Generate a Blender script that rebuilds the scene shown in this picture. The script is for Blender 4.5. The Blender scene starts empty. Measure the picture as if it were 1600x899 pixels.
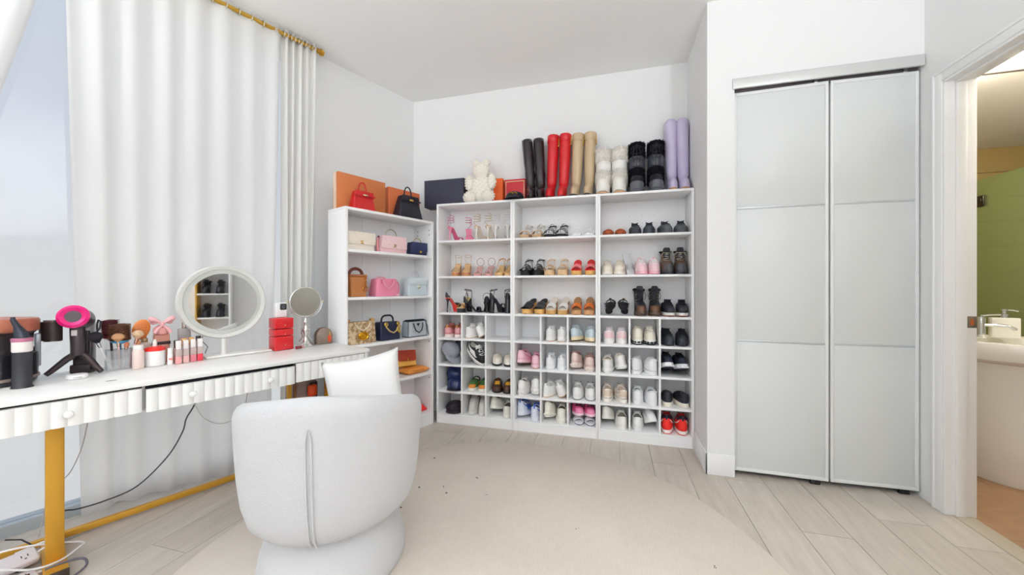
import bpy, bmesh, math, random
from mathutils import Vector, Matrix, Euler
random.seed(7)
R = math.radians
PI = math.pi

# ---------------------------------------------------------------- camera, sky, exposure
sc = bpy.context.scene
C = sc.collection
CAM_Z = 1.2
YAW = 15.2384          # the camera looks this far to the left of the room's long axis
D = R(21.8207)         # the window wall is turned this far from the room's long axis
cam_data = bpy.data.cameras.new('camera')
cam_data.sensor_width = 36.0
cam_data.lens = 36.0 * 580 / 1600
cam_data.clip_start = 0.02
cam = bpy.data.objects.new('camera', cam_data)
C.objects.link(cam)
cam.location = (0, 0, CAM_Z)
cam.rotation_euler = (R(90), 0, R(YAW))
sc.camera = cam

world = bpy.data.worlds.new('daylight')
sc.world = world
world.use_nodes = True
wn_ = world.node_tree.nodes
wl_ = world.node_tree.links
wn_.clear()
w_out = wn_.new('ShaderNodeOutputWorld')
w_bg = wn_.new('ShaderNodeBackground')
w_tc = wn_.new('ShaderNodeTexCoord')
w_sep = wn_.new('ShaderNodeSeparateXYZ')
w_ramp = wn_.new('ShaderNodeValToRGB')
w_map = wn_.new('ShaderNodeMapRange')
w_map.inputs['From Min'].default_value = -0.6
w_map.inputs['From Max'].default_value = 0.9
w_ramp.color_ramp.elements[0].position = 0.0
w_ramp.color_ramp.elements[0].color = (0.93, 0.94, 0.94, 1)
w_ramp.color_ramp.elements[1].position = 1.0
w_ramp.color_ramp.elements[1].color = (0.80, 0.86, 1.0, 1)
e_ = w_ramp.color_ramp.elements.new(0.40)
e_.color = (0.98, 0.97, 0.95, 1)
e_ = w_ramp.color_ramp.elements.new(0.58)
e_.color = (0.86, 0.90, 0.99, 1)
w_bg.inputs['Strength'].default_value = 0.86
wl_.new(w_tc.outputs['Generated'], w_sep.inputs[0])
wl_.new(w_sep.outputs['Z'], w_map.inputs['Value'])
wl_.new(w_map.outputs[0], w_ramp.inputs[0])
wl_.new(w_ramp.outputs[0], w_bg.inputs[0])
wl_.new(w_bg.outputs[0], w_out.inputs[0])

sc.view_settings.view_transform = 'Standard'
sc.view_settings.look = 'None'
sc.view_settings.gamma = 1.0
sc.view_settings.use_curve_mapping = False
sc.view_settings.exposure = -0.19
FILL_GLOBE_GLOW = 13.0       # brightness of each added fill globe
FILL_UPLIGHT_W = 142.0      # power of each added fill uplighter
try:
    sc.cycles.use_denoising = True
    sc.cycles.max_bounces = 10
    sc.cycles.diffuse_bounces = 6
    sc.cycles.transparent_max_bounces = 16
    sc.cycles.sample_clamp_indirect = 6.0
except Exception:
    pass

# ---------------------------------------------------------------- materials
def lin(h):
    h = h.lstrip('#')
    v = [int(h[i:i + 2], 16) / 255 for i in (0, 2, 4)]
    return tuple((x / 12.92 if x <= 0.04045 else ((x + 0.055) / 1.055) ** 2.4) for x in v) + (1,)

_M = {}
def mat(hexc, rough=0.55, metal=0.0, bump=0.0, bscale=120.0, vary=0.0, vscale=8.0, btype='noise',
        trans=0.0, coat=0.0, sheen=0.0, spec=0.5, hex2=None):
    key = (hexc, rough, metal, bump, bscale, vary, vscale, btype, trans, coat, sheen, spec, hex2)
    if key in _M:
        return _M[key]
    m = bpy.data.materials.new('m_' + hexc.lstrip('#') + '_%d' % len(_M))
    m.use_nodes = True
    nt = m.node_tree
    n = nt.nodes
    b = n['Principled BSDF']
    b.inputs['Base Color'].default_value = lin(hexc)
    b.inputs['Roughness'].default_value = rough
    b.inputs['Metallic'].default_value = metal
    b.inputs['Transmission Weight'].default_value = trans
    b.inputs['Coat Weight'].default_value = coat
    b.inputs['Sheen Weight'].default_value = sheen
    b.inputs['Specular IOR Level'].default_value = spec
    tc = n.new('ShaderNodeTexCoord')
    if vary or hex2:
        t = n.new('ShaderNodeTexNoise')
        t.inputs['Scale'].default_value = vscale
        t.inputs['Detail'].default_value = 4
        nt.links.new(tc.outputs['Object'], t.inputs['Vector'])
        mx = n.new('ShaderNodeMix')
        mx.data_type = 'RGBA'
        a = lin(hexc)
        mx.inputs['A'].default_value = a
        if hex2:
            mx.inputs['B'].default_value = lin(hex2)
            rp = n.new('ShaderNodeMapRange')
            rp.inputs['From Min'].default_value = 0.44
            rp.inputs['From Max'].default_value = 0.56
            nt.links.new(t.outputs['Fac'], rp.inputs['Value'])
            nt.links.new(rp.outputs[0], mx.inputs['Factor'])
        else:
            mx.inputs['B'].default_value = tuple(x * (1 - vary) for x in a[:3]) + (1,)
            nt.links.new(t.outputs['Fac'], mx.inputs['Factor'])
        nt.links.new(mx.outputs['Result'], b.inputs['Base Color'])
    if bump:
        if btype == 'voronoi':
            t = n.new('ShaderNodeTexVoronoi')
            o = t.outputs['Distance']
        elif btype == 'quilt':
            t = None
        else:
            t = n.new('ShaderNodeTexNoise')
            t.inputs['Detail'].default_value = 3
            o = t.outputs['Fac']
        if t:
            t.inputs['Scale'].default_value = bscale
            nt.links.new(tc.outputs['Object'], t.inputs['Vector'])
        else:
            # diagonal diamond quilting: min of two slanted waves
            outs = []
            for sgn in (1, -1):
                mp = n.new('ShaderNodeMapping')
                mp.inputs['Rotation'].default_value = (0, R(45 * sgn), 0)
                w = n.new('ShaderNodeTexWave')
                w.bands_direction = 'X'
                w.inputs['Scale'].default_value = bscale
                nt.links.new(tc.outputs['Object'], mp.inputs['Vector'])
                nt.links.new(mp.outputs[0], w.inputs['Vector'])
                outs.append(w.outputs['Fac'])
            mi = n.new('ShaderNodeMath')
            mi.operation = 'MINIMUM'
            nt.links.new(outs[0], mi.inputs[0])
            nt.links.new(outs[1], mi.inputs[1])
            o = mi.outputs[0]
        bp = n.new('ShaderNodeBump')
        bp.inputs['Strength'].default_value = bump
        bp.inputs['Distance'].default_value = 0.004
        nt.links.new(o, bp.inputs['Height'])
        nt.links.new(bp.outputs[0], b.inputs['Normal'])
    _M[key] = m
    return m

def mat_glass(hexc, clear=0.9, rough=0.03, name='glass', reflect_mix=None):
    """thin clear pane: mostly see-through with a mirror-like sheen"""
    m = bpy.data.materials.new(name)
    m.use_nodes = True
    n = m.node_tree.nodes
    n.clear()
    o = n.new('ShaderNodeOutputMaterial')
    t = n.new('ShaderNodeBsdfTransparent')
    t.inputs[0].default_value = lin(hexc)
    g = n.new('ShaderNodeBsdfGlossy')
    g.inputs['Roughness'].default_value = rough
    mx = n.new('ShaderNodeMixShader')
    mx.inputs[0].default_value = 1 - clear
    m.node_tree.links.new(t.outputs[0], mx.inputs[1])
    m.node_tree.links.new(g.outputs[0], mx.inputs[2])
    if reflect_mix:
        df = n.new('ShaderNodeBsdfDiffuse')
        df.inputs[0].default_value = lin(reflect_mix[0])
        m2 = n.new('ShaderNodeMixShader')
        m2.inputs[0].default_value = reflect_mix[1]
        m.node_tree.links.new(mx.outputs[0], m2.inputs[1])
        m.node_tree.links.new(df.outputs[0], m2.inputs[2])
        m.node_tree.links.new(m2.outputs[0], o.inputs[0])
        return m
    m.node_tree.links.new(mx.outputs[0], o.inputs[0])
    return m

def mat_sheer(name, open_=0.3):
    m = bpy.data.materials.new(name)
    m.use_nodes = True
    n = m.node_tree.nodes
    L = m.node_tree.links
    n.clear()
    o = n.new('ShaderNodeOutputMaterial')
    t = n.new('ShaderNodeBsdfTransparent')
    tl = n.new('ShaderNodeBsdfTranslucent')
    tl.inputs[0].default_value = (0.96, 0.95, 0.93, 1)
    df = n.new('ShaderNodeBsdfDiffuse')
    df.inputs[0].default_value = (0.94, 0.93, 0.91, 1)
    m1 = n.new('ShaderNodeMixShader')
    m1.inputs[0].default_value = 0.4
    m2 = n.new('ShaderNodeMixShader')
    m2.inputs[0].default_value = open_
    L.new(tl.outputs[0], m1.inputs[1])
    L.new(df.outputs[0], m1.inputs[2])
    L.new(m1.outputs[0], m2.inputs[1])
    L.new(t.outputs[0], m2.inputs[2])
    L.new(m2.outputs[0], o.inputs[0])
    return m

def mat_emit(hexc, s, name='lamp_glow'):
    m = bpy.data.materials.new(name)
    m.use_nodes = True
    b = m.node_tree.nodes['Principled BSDF']
    b.inputs['Base Color'].default_value = lin(hexc)
    b.inputs['Emission Color'].default_value = lin(hexc)
    b.inputs['Emission Strength'].default_value = s
    return m

# ---------------------------------------------------------------- mesh builder
class MB:
    def __init__(self):
        self.bm = bmesh.new()
    def box(self, x0, x1, y0, y1, z0, z1, bev=0.0, seg=2, M=None):
        r = bmesh.ops.create_cube(self.bm, size=1.0)
        vs = r['verts']
        for v in vs:
            v.co = Vector(((x0 + x1) / 2 + v.co.x * (x1 - x0), (y0 + y1) / 2 + v.co.y * (y1 - y0), (z0 + z1) / 2 + v.co.z * (z1 - z0)))
        if bev:
            es = list({e for v in vs for e in v.link_edges})
            q = bmesh.ops.bevel(self.bm, geom=es, offset=bev, segments=seg, profile=0.5, affect='EDGES')
            vs = list({v for f in q['faces'] for v in f.verts} | {v for v in vs if v.is_valid})
        if M is not None:
            for v in vs:
                v.co = M @ v.co
        return self
    def rings(self, rings, cap0=True, cap1=True, closed=False):
        """loft rings of equal vertex count"""
        bm = self.bm
        V = [[bm.verts.new(p) for p in r] for r in rings]
        n = len(V[0])
        m = len(V)
        for i in range(m if closed else m - 1):
            a, b = V[i], V[(i + 1) % m]
            for j in range(n):
                k = (j + 1) % n
                try:
                    bm.faces.new((a[j], a[k], b[k], b[j]))
                except ValueError:
                    pass
        if not closed:
            if cap0:
                bm.faces.new(list(reversed(V[0])))
            if cap1:
                bm.faces.new(V[-1])
        return self
    def sheet(self, grid):
        bm = self.bm
        V = [[bm.verts.new(p) for p in r] for r in grid]
        for i in range(len(V) - 1):
            for j in range(len(V[0]) - 1):
                bm.faces.new((V[i][j], V[i][j + 1], V[i + 1][j + 1], V[i + 1][j]))
        return self
    def tube(self, pts, r, n=8, closed=False):
        pts = [Vector(p) for p in pts]
        m = len(pts)
        rr = r if isinstance(r, (list, tuple)) else [r] * m
        rings = []
        up = Vector((0, 0, 1))
        prev = None
        for i, p in enumerate(pts):
            if closed:
                t = pts[(i + 1) % m] - pts[i - 1]
            else:
                t = pts[min(i + 1, m - 1)] - pts[max(i - 1, 0)]
            if t.length < 1e-9:
                t = Vector((0, 0, 1))
            t.normalize()
            if prev is None:
                a = up if abs(t.z) < 0.9 else Vector((1, 0, 0))
                u = t.cross(a).normalized()
            else:
                u = prev - t * prev.dot(t)
                u = u.normalized() if u.length > 1e-6 else t.orthogonal().normalized()
            prev = u
            w = t.cross(u)
            rings.append([p + (u * math.cos(2 * PI * k / n) + w * math.sin(2 * PI * k / n)) * rr[i] for k in range(n)])
        return self.rings(rings, closed=closed)
    def lathe(self, prof, n=24, c=(0, 0, 0), cap0=True, cap1=True):
        rings = [[(c[0] + r * math.cos(2 * PI * k / n), c[1] + r * math.sin(2 * PI * k / n), c[2] + z) for k in range(n)] for r, z in prof]
        return self.rings(rings, cap0, cap1)
    def ell(self, c, r, u=16, v=10, M=None):
        q = bmesh.ops.create_uvsphere(self.bm, u_segments=u, v_segments=v, radius=1.0)
        for w in q['verts']:
            p = Vector((w.co.x * r[0], w.co.y * r[1], w.co.z * r[2]))
            if M is not None:
                p = M @ p
            w.co = p + Vector(c)
        return self
    def prism(self, poly, y0, y1, bev=0.0):
        """polygon in x,z pushed from y0 to y1"""
        bm = self.bm
        a = [bm.verts.new((x, y0, z)) for x, z in poly]
        b = [bm.verts.new((x, y1, z)) for x, z in poly]
        n = len(poly)
        fs = [bm.faces.new(a), bm.faces.new(list(reversed(b)))]
        for i in range(n):
            j = (i + 1) % n
            fs.append(bm.faces.new((a[j], a[i], b[i], b[j])))
        if bev:
            es = list(fs[0].edges) + list(fs[1].edges)
            bmesh.ops.bevel(bm, geom=es, offset=bev, segments=2, profile=0.5, affect='EDGES')
        return self
    def xf(self, M):
        for v in self.bm.verts:
            v.co = M @ v.co
        return self
    def build(self, name, m, parent=None, smooth=40):
        bmesh.ops.recalc_face_normals(self.bm, faces=self.bm.faces[:])
        me = bpy.data.meshes.new(name)
        self.bm.to_mesh(me)
        self.bm.free()
        if smooth:
            for p in me.polygons:
                p.use_smooth = True
            me.set_sharp_from_angle(angle=R(smooth))
        me.materials.append(m)
        o = bpy.data.objects.new(name, me)
        C.objects.link(o)
        if parent is not None:
            o.parent = parent
        return o

def tag(o, label, cat, group=None):
    o['label'] = label
    o['category'] = cat
    if group:
        o['group'] = group
    return o
def thing(name, label, cat, loc=(0, 0, 0), rz=0.0, group=None):
    o = bpy.data.objects.new(name, None)
    o.empty_display_size = 0.05
    C.objects.link(o)
    o.location = loc
    o.rotation_euler = (0, 0, rz)
    return tag(o, label, cat, group)
def struct(o):
    o['kind'] = 'structure'
    return o
def dup(root):
    r = root.copy()
    C.objects.link(r)
    for ch in list(root.children):
        c = ch.copy()
        C.objects.link(c)
        c.parent = r
        for g in list(ch.children):
            d = g.copy()
            C.objects.link(d)
            d.parent = c
    return r
def settle(root, x, y, z, rot=(0, 0, 0)):
    """stand a thing on height z at x, y in the given pose"""
    root.rotation_euler = rot
    Rm = Euler(rot).to_matrix()
    lo = 1e9
    todo = list(root.children) + ([root] if root.type == 'MESH' else [])
    for ch in todo:
        if ch.type == 'MESH':
            for v in ch.data.vertices:
                lo = min(lo, (Rm @ v.co).z)
            for g in ch.children:
                for v in g.data.vertices:
                    lo = min(lo, (Rm @ v.co).z)
    root.location = (x, y, z - lo + 0.0008)
    return root

# frame of the window wall: l runs along it, d is the distance into the room (negative towards the glass)
WD = Vector((math.sin(D), math.cos(D), 0))
WN = Vector((math.cos(D), -math.sin(D), 0))
WROT = R(90) - D
def W(l, d, z=0.0):
    return WD * l + WN * d + Vector((0, 0, z))
def wbox(name, l0, l1, d0, d1, z0, z1, m, parent=None, bev=0.0):
    b = MB().box(l0, l1, -d1, -d0, z0, z1, bev)
    o = b.build(name, m, parent)
    if parent is None:
        o.rotation_euler = (0, 0, WROT)
    return o
# ---------------------------------------------------------------- the room
HC = 3.04
XR = 1.70        # right wall
YB = 3.30        # back wall
YN = -4.6        # wall behind the camera
DW = -3.0        # window wall
white_wall = mat('#e9e9e9', 0.75, bump=0.03, bscale=300)
white_ceil = mat('#f1f1f0', 0.85)
trim_white = mat('#f0f0f0', 0.45)
gloss_white = mat('#f2f2f3', 0.35)
rack_white = mat('#f4f4f5', 0.42)
gold = mat('#cfa548', 0.3, 0.9)
gold_soft = mat('#cf9c38', 0.4, 0.55)
chrome = mat('#d8dadc', 0.12, 1.0)
dark_metal = mat('#3a3a3c', 0.4, 0.7)

corner = W(2.40, DW)
def poly_room():
    lN = (YN + math.sin(D) * DW) / math.cos(D)
    pN = W(lN, DW)
    t = (YB - W(0, DW).y) / math.cos(D)
    pB = W(t, DW)
    return [(pN.x, YN), (XR, YN), (XR, 2.66), (0.585, 2.66), (0.585, YB), (pB.x, YB)], lN, t
ROOM, L_NEAR, L_FAR = poly_room()

# floor: a base slab and every plank on it
bm_ = MB()
x0_, x1_ = -5.0, 1.80
a_ = [bm_.bm.verts.new((x, y, -0.02)) for x, y in [(ROOM[0][0] - 0.15, YN), (1.80, YN), (1.80, YB + .1), (ROOM[5][0] - .15, YB + .1)]]
b_ = [bm_.bm.verts.new((v.co.x, v.co.y, -0.12)) for v in a_]
bm_.bm.faces.new(a_); bm_.bm.faces.new(list(reversed(b_)))
for i in range(4):
    bm_.bm.faces.new((a_[i], b_[i], b_[(i + 1) % 4], a_[(i + 1) % 4]))
floor = struct(bm_.build('floor', mat('#8d8377', 0.8), None, 0))

def plank_material(i, tone):
    m = bpy.data.materials.new('plank_%d' % i)
    m.use_nodes = True
    n = m.node_tree.nodes
    L = m.node_tree.links
    b = n['Principled BSDF']
    b.inputs['Roughness'].default_value = 0.42
    tc = n.new('ShaderNodeTexCoord')
    oi = n.new('ShaderNodeObjectInfo')
    ad = n.new('ShaderNodeVectorMath')
    ad.operation = 'ADD'
    sc_ = n.new('ShaderNodeVectorMath')
    sc_.operation = 'SCALE'
    sc_.inputs['Scale'].default_value = 7.0
    cb = n.new('ShaderNodeCombineXYZ')
    L.new(oi.outputs['Random'], cb.inputs[0]); L.new(oi.outputs['Random'], cb.inputs[1])
    L.new(cb.outputs[0], sc_.inputs[0])
    L.new(tc.outputs['Object'], ad.inputs[0]); L.new(sc_.outputs[0], ad.inputs[1])
    mp = n.new('ShaderNodeMapping')
    mp.inputs['Scale'].default_value = (9, 1.0, 9)
    L.new(ad.outputs[0], mp.inputs['Vector'])
    t = n.new('ShaderNodeTexNoise')
    t.inputs['Scale'].default_value = 3.0
    t.inputs['Detail'].default_value = 8
    t.inputs['Roughness'].default_value = 0.65
    L.new(mp.outputs[0], t.inputs['Vector'])
    r = n.new('ShaderNodeValToRGB')
    e = r.color_ramp.elements
    e[0].position = 0.28; e[0].color = lin('#b8aea4')
    e[1].position = 0.72; e[1].color = lin('#cdc4ba')
    k = e.new(0.5); k.color = lin('#c3bab0')
    L.new(t.outputs['Fac'], r.inputs[0])
    mx = n.new('ShaderNodeMix')
    mx.data_type = 'RGBA'; mx.blend_type = 'MULTIPLY'
    mx.inputs['Factor'].default_value = 1.0
    L.new(r.outputs[0], mx.inputs['A'])
    mx.inputs['B'].default_value = tone
    L.new(mx.outputs['Result'], b.inputs['Base Color'])
    return m
plank_mats = [plank_material(i, t) for i, t in enumerate([(1, 1, 1, 1), (.95, .94, .93, 1), (1.03, 1.03, 1.03, 1)])]

def clip_poly(pts, f):
    out = []
    for i in range(len(pts)):
        a, b = pts[i], pts[(i + 1) % len(pts)]
        fa, fb = f(a), f(b)
        if fa >= 0:
            out.append(a)
        if (fa >= 0) != (fb >= 0):
            t = fa / (fa - fb)
            out.append((a[0] + (b[0] - a[0]) * t, a[1] + (b[1] - a[1]) * t))
    return out
k = 0
for i in range(-30, 5):
    px0 = 0.895 + 0.212 * i
    px1 = min(px0 + 0.212, 1.80)
    if px0 > 1.79:
        continue
    off = {-2: 1.95, -1: 1.2, 0: 2.185, 1: 1.55, 2: .95, 3: 2.25, 4: 1.7}.get(i, (i * 0.53) % 1.45)
    y = YN - 1.5 + (off - YN) % 1.45
    while y < YB:
        y1 = min(y + 1.45, YB + .1)
        ya = max(y, YN)
        g = 0.0012
        p = [(px0 + g, ya + g), (px1 - g, ya + g), (px1 - g, y1 - g), (px0 + g, y1 - g)]
        if y1 > ya + .02:
            p = clip_poly(p, lambda q: q[0] * WN.x + q[1] * WN.y - (DW - 0.02))
        else:
            p = []
        if len(p) >= 3:
            m = MB()
            a = [m.bm.verts.new((q[0], q[1], 0.0)) for q in p]
            b = [m.bm.verts.new((q[0], q[1], -0.018)) for q in p]
            m.bm.faces.new(a)
            for j in range(len(p)):
                m.bm.faces.new((a[j], b[j], b[(j + 1) % len(p)], a[(j + 1) % len(p)]))
            m.build('plank', plank_mats[k % 3], floor, 0)
            k += 1
        y += 1.45

def flat(name, pts, z, m, flip=False):
    b = MB()
    a = [b.bm.verts.new((x, y, z)) for x, y in pts]
    c = [b.bm.verts.new((x, y, z + (0.1 if flip else -0.1))) for x, y in pts]
    b.bm.faces.new(a); b.bm.faces.new(list(reversed(c)))
    for i in range(len(pts)):
        j = (i + 1) % len(pts)
        b.bm.faces.new((a[i], c[i], c[j], a[j]))
    return b.build(name, m, None, 0)
struct(flat('ceiling', [(ROOM[0][0] - .15, YN - .1), (XR + .11, YN - .1), (XR + .11, YB + .1), (ROOM[5][0] - .15, YB + .1)], HC, white_ceil, True))
struct(MB().box(ROOM[5][0] - .2, 0.585, YB, YB + .12, -.02, HC).build('wall_back', white_wall))
struct(wbox('wall_left', 1.395, L_FAR + .06, DW - .12, DW, -.02, HC, white_wall))
struct(wbox('wall_left', L_NEAR - .1, 1.395, DW - .12, DW, 2.955, HC, white_wall))
struct(MB().box(ROOM[0][0] - .2, XR + .11, YN - .12, YN, -.02, HC).build('wall_near', white_wall))
# closet block: side, strip beside the doors, strip over the doors
CX0, CX1 = 0.742, 1.700
CZ = 2.50
clos = MB()
clos.box(0.585, CX0, 2.64, YB + .12, -.02, HC)
clos.box(CX0, XR + .11, 2.64, 2.74, CZ, HC)
struct(clos.build('wall_closet', white_wall))
struct(MB().box(CX0, XR, 3.26, YB + .12, -.02, HC).build('wall_closet_rear', white_wall))
# right wall with the bathroom doorway
DY0, DY1, DZ = 1.62, 2.505, 2.300
rw = MB()
rw.box(XR, XR + .11, DY1, YB + .12, -.02, HC)
rw.box(XR, XR + .11, DY0, DY1, DZ, HC)
rw.box(XR, XR + .11, YN - .12, DY0, -.02, HC)
struct(rw.build('wall_right', white_wall))

# baseboards
bb = MB()
bb.box(0.573, 0.585, 2.628, 3.0, 0, 0.135, .003)
bb.box(0.573, CX0, 2.628, 2.64, 0, 0.135, .003)
struct(bb.build('baseboard_closet', trim_white))
struct(wbox('baseboard_left', 1.40, L_FAR - .005, DW, DW + .012, 0, .12, trim_white, None, .003))
struct(MB().box(ROOM[5][0] + .01, .573, YB - .012, YB, 0, .12, .003).build('baseboard_back', trim_white))
struct(MB().box(XR - .012, XR, YN, DY0 - .06, 0, .135, .003).build('baseboard_right', trim_white))

# doorway casing, jamb and stop
def casing(name, parts, m=trim_white, bev=.004):
    b = MB()
    for p in parts:
        b.box(*p, bev)
    return struct(b.build(name, m))
casing('trim_1', [(XR - .016, XR, DY1, DY1 + .055, 0, DZ + .055), (XR - .022, XR, DY1 + .043, DY1 + .058, 0, DZ + .058)])
casing('trim_2', [(XR - .016, XR, DY0, DY1 + .0, DZ, DZ + .055), (XR - .022, XR, DY0, DY1 + .043, DZ + .043, DZ + .058)])
casing('trim_3', [(XR - .016, XR, DY0 - .055, DY0, 0, DZ + .055), (XR - .022, XR, DY0 - .058, DY0 - .043, 0, DZ + .058)])
casing('trim_4', [(XR - .012, XR + .122, DY1 - .014, DY1 + .001, 0, DZ), (XR + .03, XR + .075, DY1 - .026, DY1 - .013, 0, DZ)])
casing('trim_5', [(XR - .012, XR + .122, DY0, DY1, DZ - .014, DZ + .001), (XR + .03, XR + .075, DY0, DY1, DZ - .026, DZ - .013)])
casing('trim_6', [(XR - .012, XR + .122, DY0 - .001, DY0 + .014, 0, DZ)])
sp = thing('strike_plate', 'small brass strike plate set in the white bathroom door jamb', 'strike plate', (XR + .098, DY1 - .0145, 1.02))
MB().box(-.017, .02, -.002, 0, -.03, .03, .0015).build('plate', mat('#8d857b', .35, .9), sp)
MB().box(-.006, .008, -.003, -.0015, -.016, .016).build('latch_hole', mat('#b5622c', .5, .3), sp)

# closet: two tall panel doors hanging in an aluminium track
panel_mat = mat('#d9dcdc', 0.36)
frame_mat = mat('#e8eaea', 0.35)
track_mat = mat('#cfd0d0', 0.35, 0.6)
tr = struct(MB().box(CX0 - .012, CX1 - .005, 2.626, 2.64, CZ - .045, CZ + .018, .002).build('trim_7', mat('#d4d5d4', .4, .3)))
struct(MB().box(CX0, CX1, 2.665, 2.725, CZ - .028, CZ, .002).build('track', track_mat, tr))
struct(MB().box(CX0 + .01, CX1 - .01, 2.68, 2.71, CZ - .05, CZ - .026).build('runner', mat('#7c7478', .5, .6), tr))
def closet_door(n, xa, xb, rz, y):
    d = struct(bpy.data.objects.new('door_%d' % n, None))
    C.objects.link(d)
    d.location = (xa, y, 0)
    d.rotation_euler = (0, 0, rz)
    w = xb - xa
    z0, z1 = 0.03, CZ - .055
    # measured rails: between the three panels
    rails = [0.86, 1.705]
    b = MB()
    for q in ((0, .018), (w - .018, w)):
        b.box(q[0], q[1], 0, .03, z0, z1, .003)
    b.box(0, w, 0.001, .03, z0, z0 + .02, .003)
    b.box(0, w, 0.001, .03, z1 - .02, z1, .003)
    b.build('frame', frame_mat, d)
    zs = [z0 + .02] + rails + [z1 - .02]
    for i in range(3):
        MB().box(.018, w - .018, .006, .024, zs[i] + (.006 if i else 0), zs[i + 1] - (.006 if i < 2 else 0), .0015).build('panel', panel_mat, d)
    for r_ in rails:
        MB().box(.018, w - .018, .002, .026, r_ - .0065, r_ + .0065, .002).build('rail', mat('#c9cdd0', .35, .3), d)
    # hanger, bottom pivot
    MB().box(w - .07, w - .05, .008, .022, z1, z1 + .03, .002).build('hanger', chrome, d)
    MB().box(w - .09, w - .04, .006, .024, .002, z0, .002).build('pivot', dark_metal, d)
    return d
closet_door(1, CX0 + .004, 1.252, R(-1.6), 2.668)
closet_door(2, 1.262, CX1 - .006, R(1.4), 2.655)

# ---------------------------------------------------------------- window wall
frame_w = mat('#e9ebec', 0.4)
win = struct(bpy.data.objects.new('window_1', None))
C.objects.link(win)
win.rotation_euler = (0, 0, WROT)
glass_clear = mat_glass('#fbfdff', 0.97, name='window_glass')
mull = [1.35, -0.35, -2.05, -3.75, -5.2, L_NEAR + .02]
for q in mull:
    MB().box(q - .045 if q < 1 else q, q + .045, -DW, -DW + .07, 0.0, 2.955, .004).build('mullion', frame_w, win)
MB().box(L_NEAR, 1.395, -DW, -DW + .09, -.01, .06, .004).build('sill_rail', mat('#b9c2c8', .35, .4), win)
MB().box(L_NEAR, 1.395, -DW, -DW + .07, 2.90, 2.96, .004).build('head_rail', frame_w, win)
for a, b in zip(mull[1:], mull[:-1]):
    MB().box(a + .045, b - (.045 if b < 1 else 0), -DW + .03, -DW + .038, .06, 2.90).build('pane', glass_clear, win)

# curtain rod
rod = thing('curtain_rod', 'brass curtain rod with a ball end under the ceiling', 'curtain rod', (0, 0, 0), WROT)
RZ, RD = 2.988, 2.86
MB().tube([(-5.6, RD, RZ), (1.345, RD, RZ)], .0135, 12).build('rod', gold, rod)
fin = MB()
fin.lathe([(.0135, 0), (.02, .002), (.02, .012), (.014, .014), (.014, .02), (.024, .024), (.026, .04), (.02, .05), (.004, .053)], 16)
fin.xf(Matrix.Translation((1.345, RD, RZ)) @ Matrix.Rotation(R(90), 4, 'Y'))
fin.build('finial', gold, rod)
for q in (1.325, -0.40, -2.0, -3.8, -5.4):
    b = MB()
    b.tube([(q, RD, RZ - .013), (q, RD + .02, RZ - .03), (q, 2.998, RZ - .035)], .006, 8)
    b.box(q - .012, q + .012, 2.985, 2.999, RZ - .07, RZ - .005, .003)
    b.build('bracket', mat('#e8e6e2', .4, .3), rod)

sheer = mat_sheer('sheer_curtain', 0.30)
sheer_dense = mat_sheer('sheer_curtain_gathered', 0.08)
def curtain(label, l_top, l_bot, pleats, amp, m, zb=.03, nz=26, ztop=3.028, tie=None, phase=0.0, seed=1):
    rnd = random.Random(seed)
    t = thing('curtain', label, 'curtain', (0, 0, 0), WROT, 'sheer window curtains')
    nu = pleats * 10
    jit = [rnd.uniform(-1.2, 1.2) for _ in range(pleats + 2)]
    amps = [rnd.uniform(.25, 1.5) for _ in range(pleats + 2)]
    grid = []
    for i in range(nz + 1):
        f = i / nz
        z = ztop + (zb - ztop) * f
        row = []
        for j in range(nu + 1):
            u = j / nu
            e = f
            la = l_top[0] + (l_bot[0] - l_top[0]) * e
            lb = l_top[1] + (l_bot[1] - l_top[1]) * e
            if tie:
                # swept aside and tied: the free edge runs in a slant to the tie, then falls straight
                zt, lt0, lt1 = tie
                g = min(1.0, (ztop - z) / (ztop - zt))
                g2 = g ** 1.15
                la = l_top[0] + (lt0 - l_top[0]) * g2
                lb = l_top[1] + (lt1 - l_top[1]) * g2
                if z < zt:
                    k2 = (zt - z) / (zt - zb)
                    lb = lt1 + .12 * k2
                    la = lt0 - .08 * k2
            pi = int(u * pleats)
            ph = 2 * PI * (u * pleats + jit[pi] * .12 * math.sin(PI * (u * pleats - pi))) + phase
            a = amp * (amps[pi] * (1 - (u * pleats - pi)) + amps[pi + 1] * (u * pleats - pi)) * (0.75 + .35 * f)
            dd = RD + .012 + a * math.sin(ph) + .012 * math.sin(3.1 * f + 5 * u)
            ll = la + (lb - la) * u + .018 * math.sin(2.2 * f + 9 * u) * f
            row.append((ll, dd, z + (.02 * math.sin(7 * u) * f if f > .9 else 0)))
        grid.append(row)
    c = MB().sheet(grid).build('cloth', m, t, 80)
    so = c.modifiers.new('thick', 'SOLIDIFY')
    so.thickness = .0006
    # metal rings through which the rod runs
    g = MB()
    n_ = pleats * 2
    for k2 in range(n_):
        u = (k2 + .5) / n_ if phase == 0 else k2 / n_ + .02
        ll = l_top[0] + (l_top[1] - l_top[0]) * u
        g2 = MB()
        b = [Vector((ll, RD + .021 * math.cos(2 * PI * q / 14), RZ + .021 * math.sin(2 * PI * q / 14))) for q in range(14)]
        g2.tube(b, .0035, 6, True).build('grommet', mat('#cfc6b0', .3, .8), t)
    g.bm.free()
    return t
curtain('wide sheer white curtain hanging behind the round vanity mirror', (.13, 1.095), (.17, 1.06), 7, .020, sheer, seed=3)
curtain('narrow gathered white curtain at the wall end of the rod', (1.105, 1.345), (1.09, 1.30), 5, .030, sheer_dense, seed=5)
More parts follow.
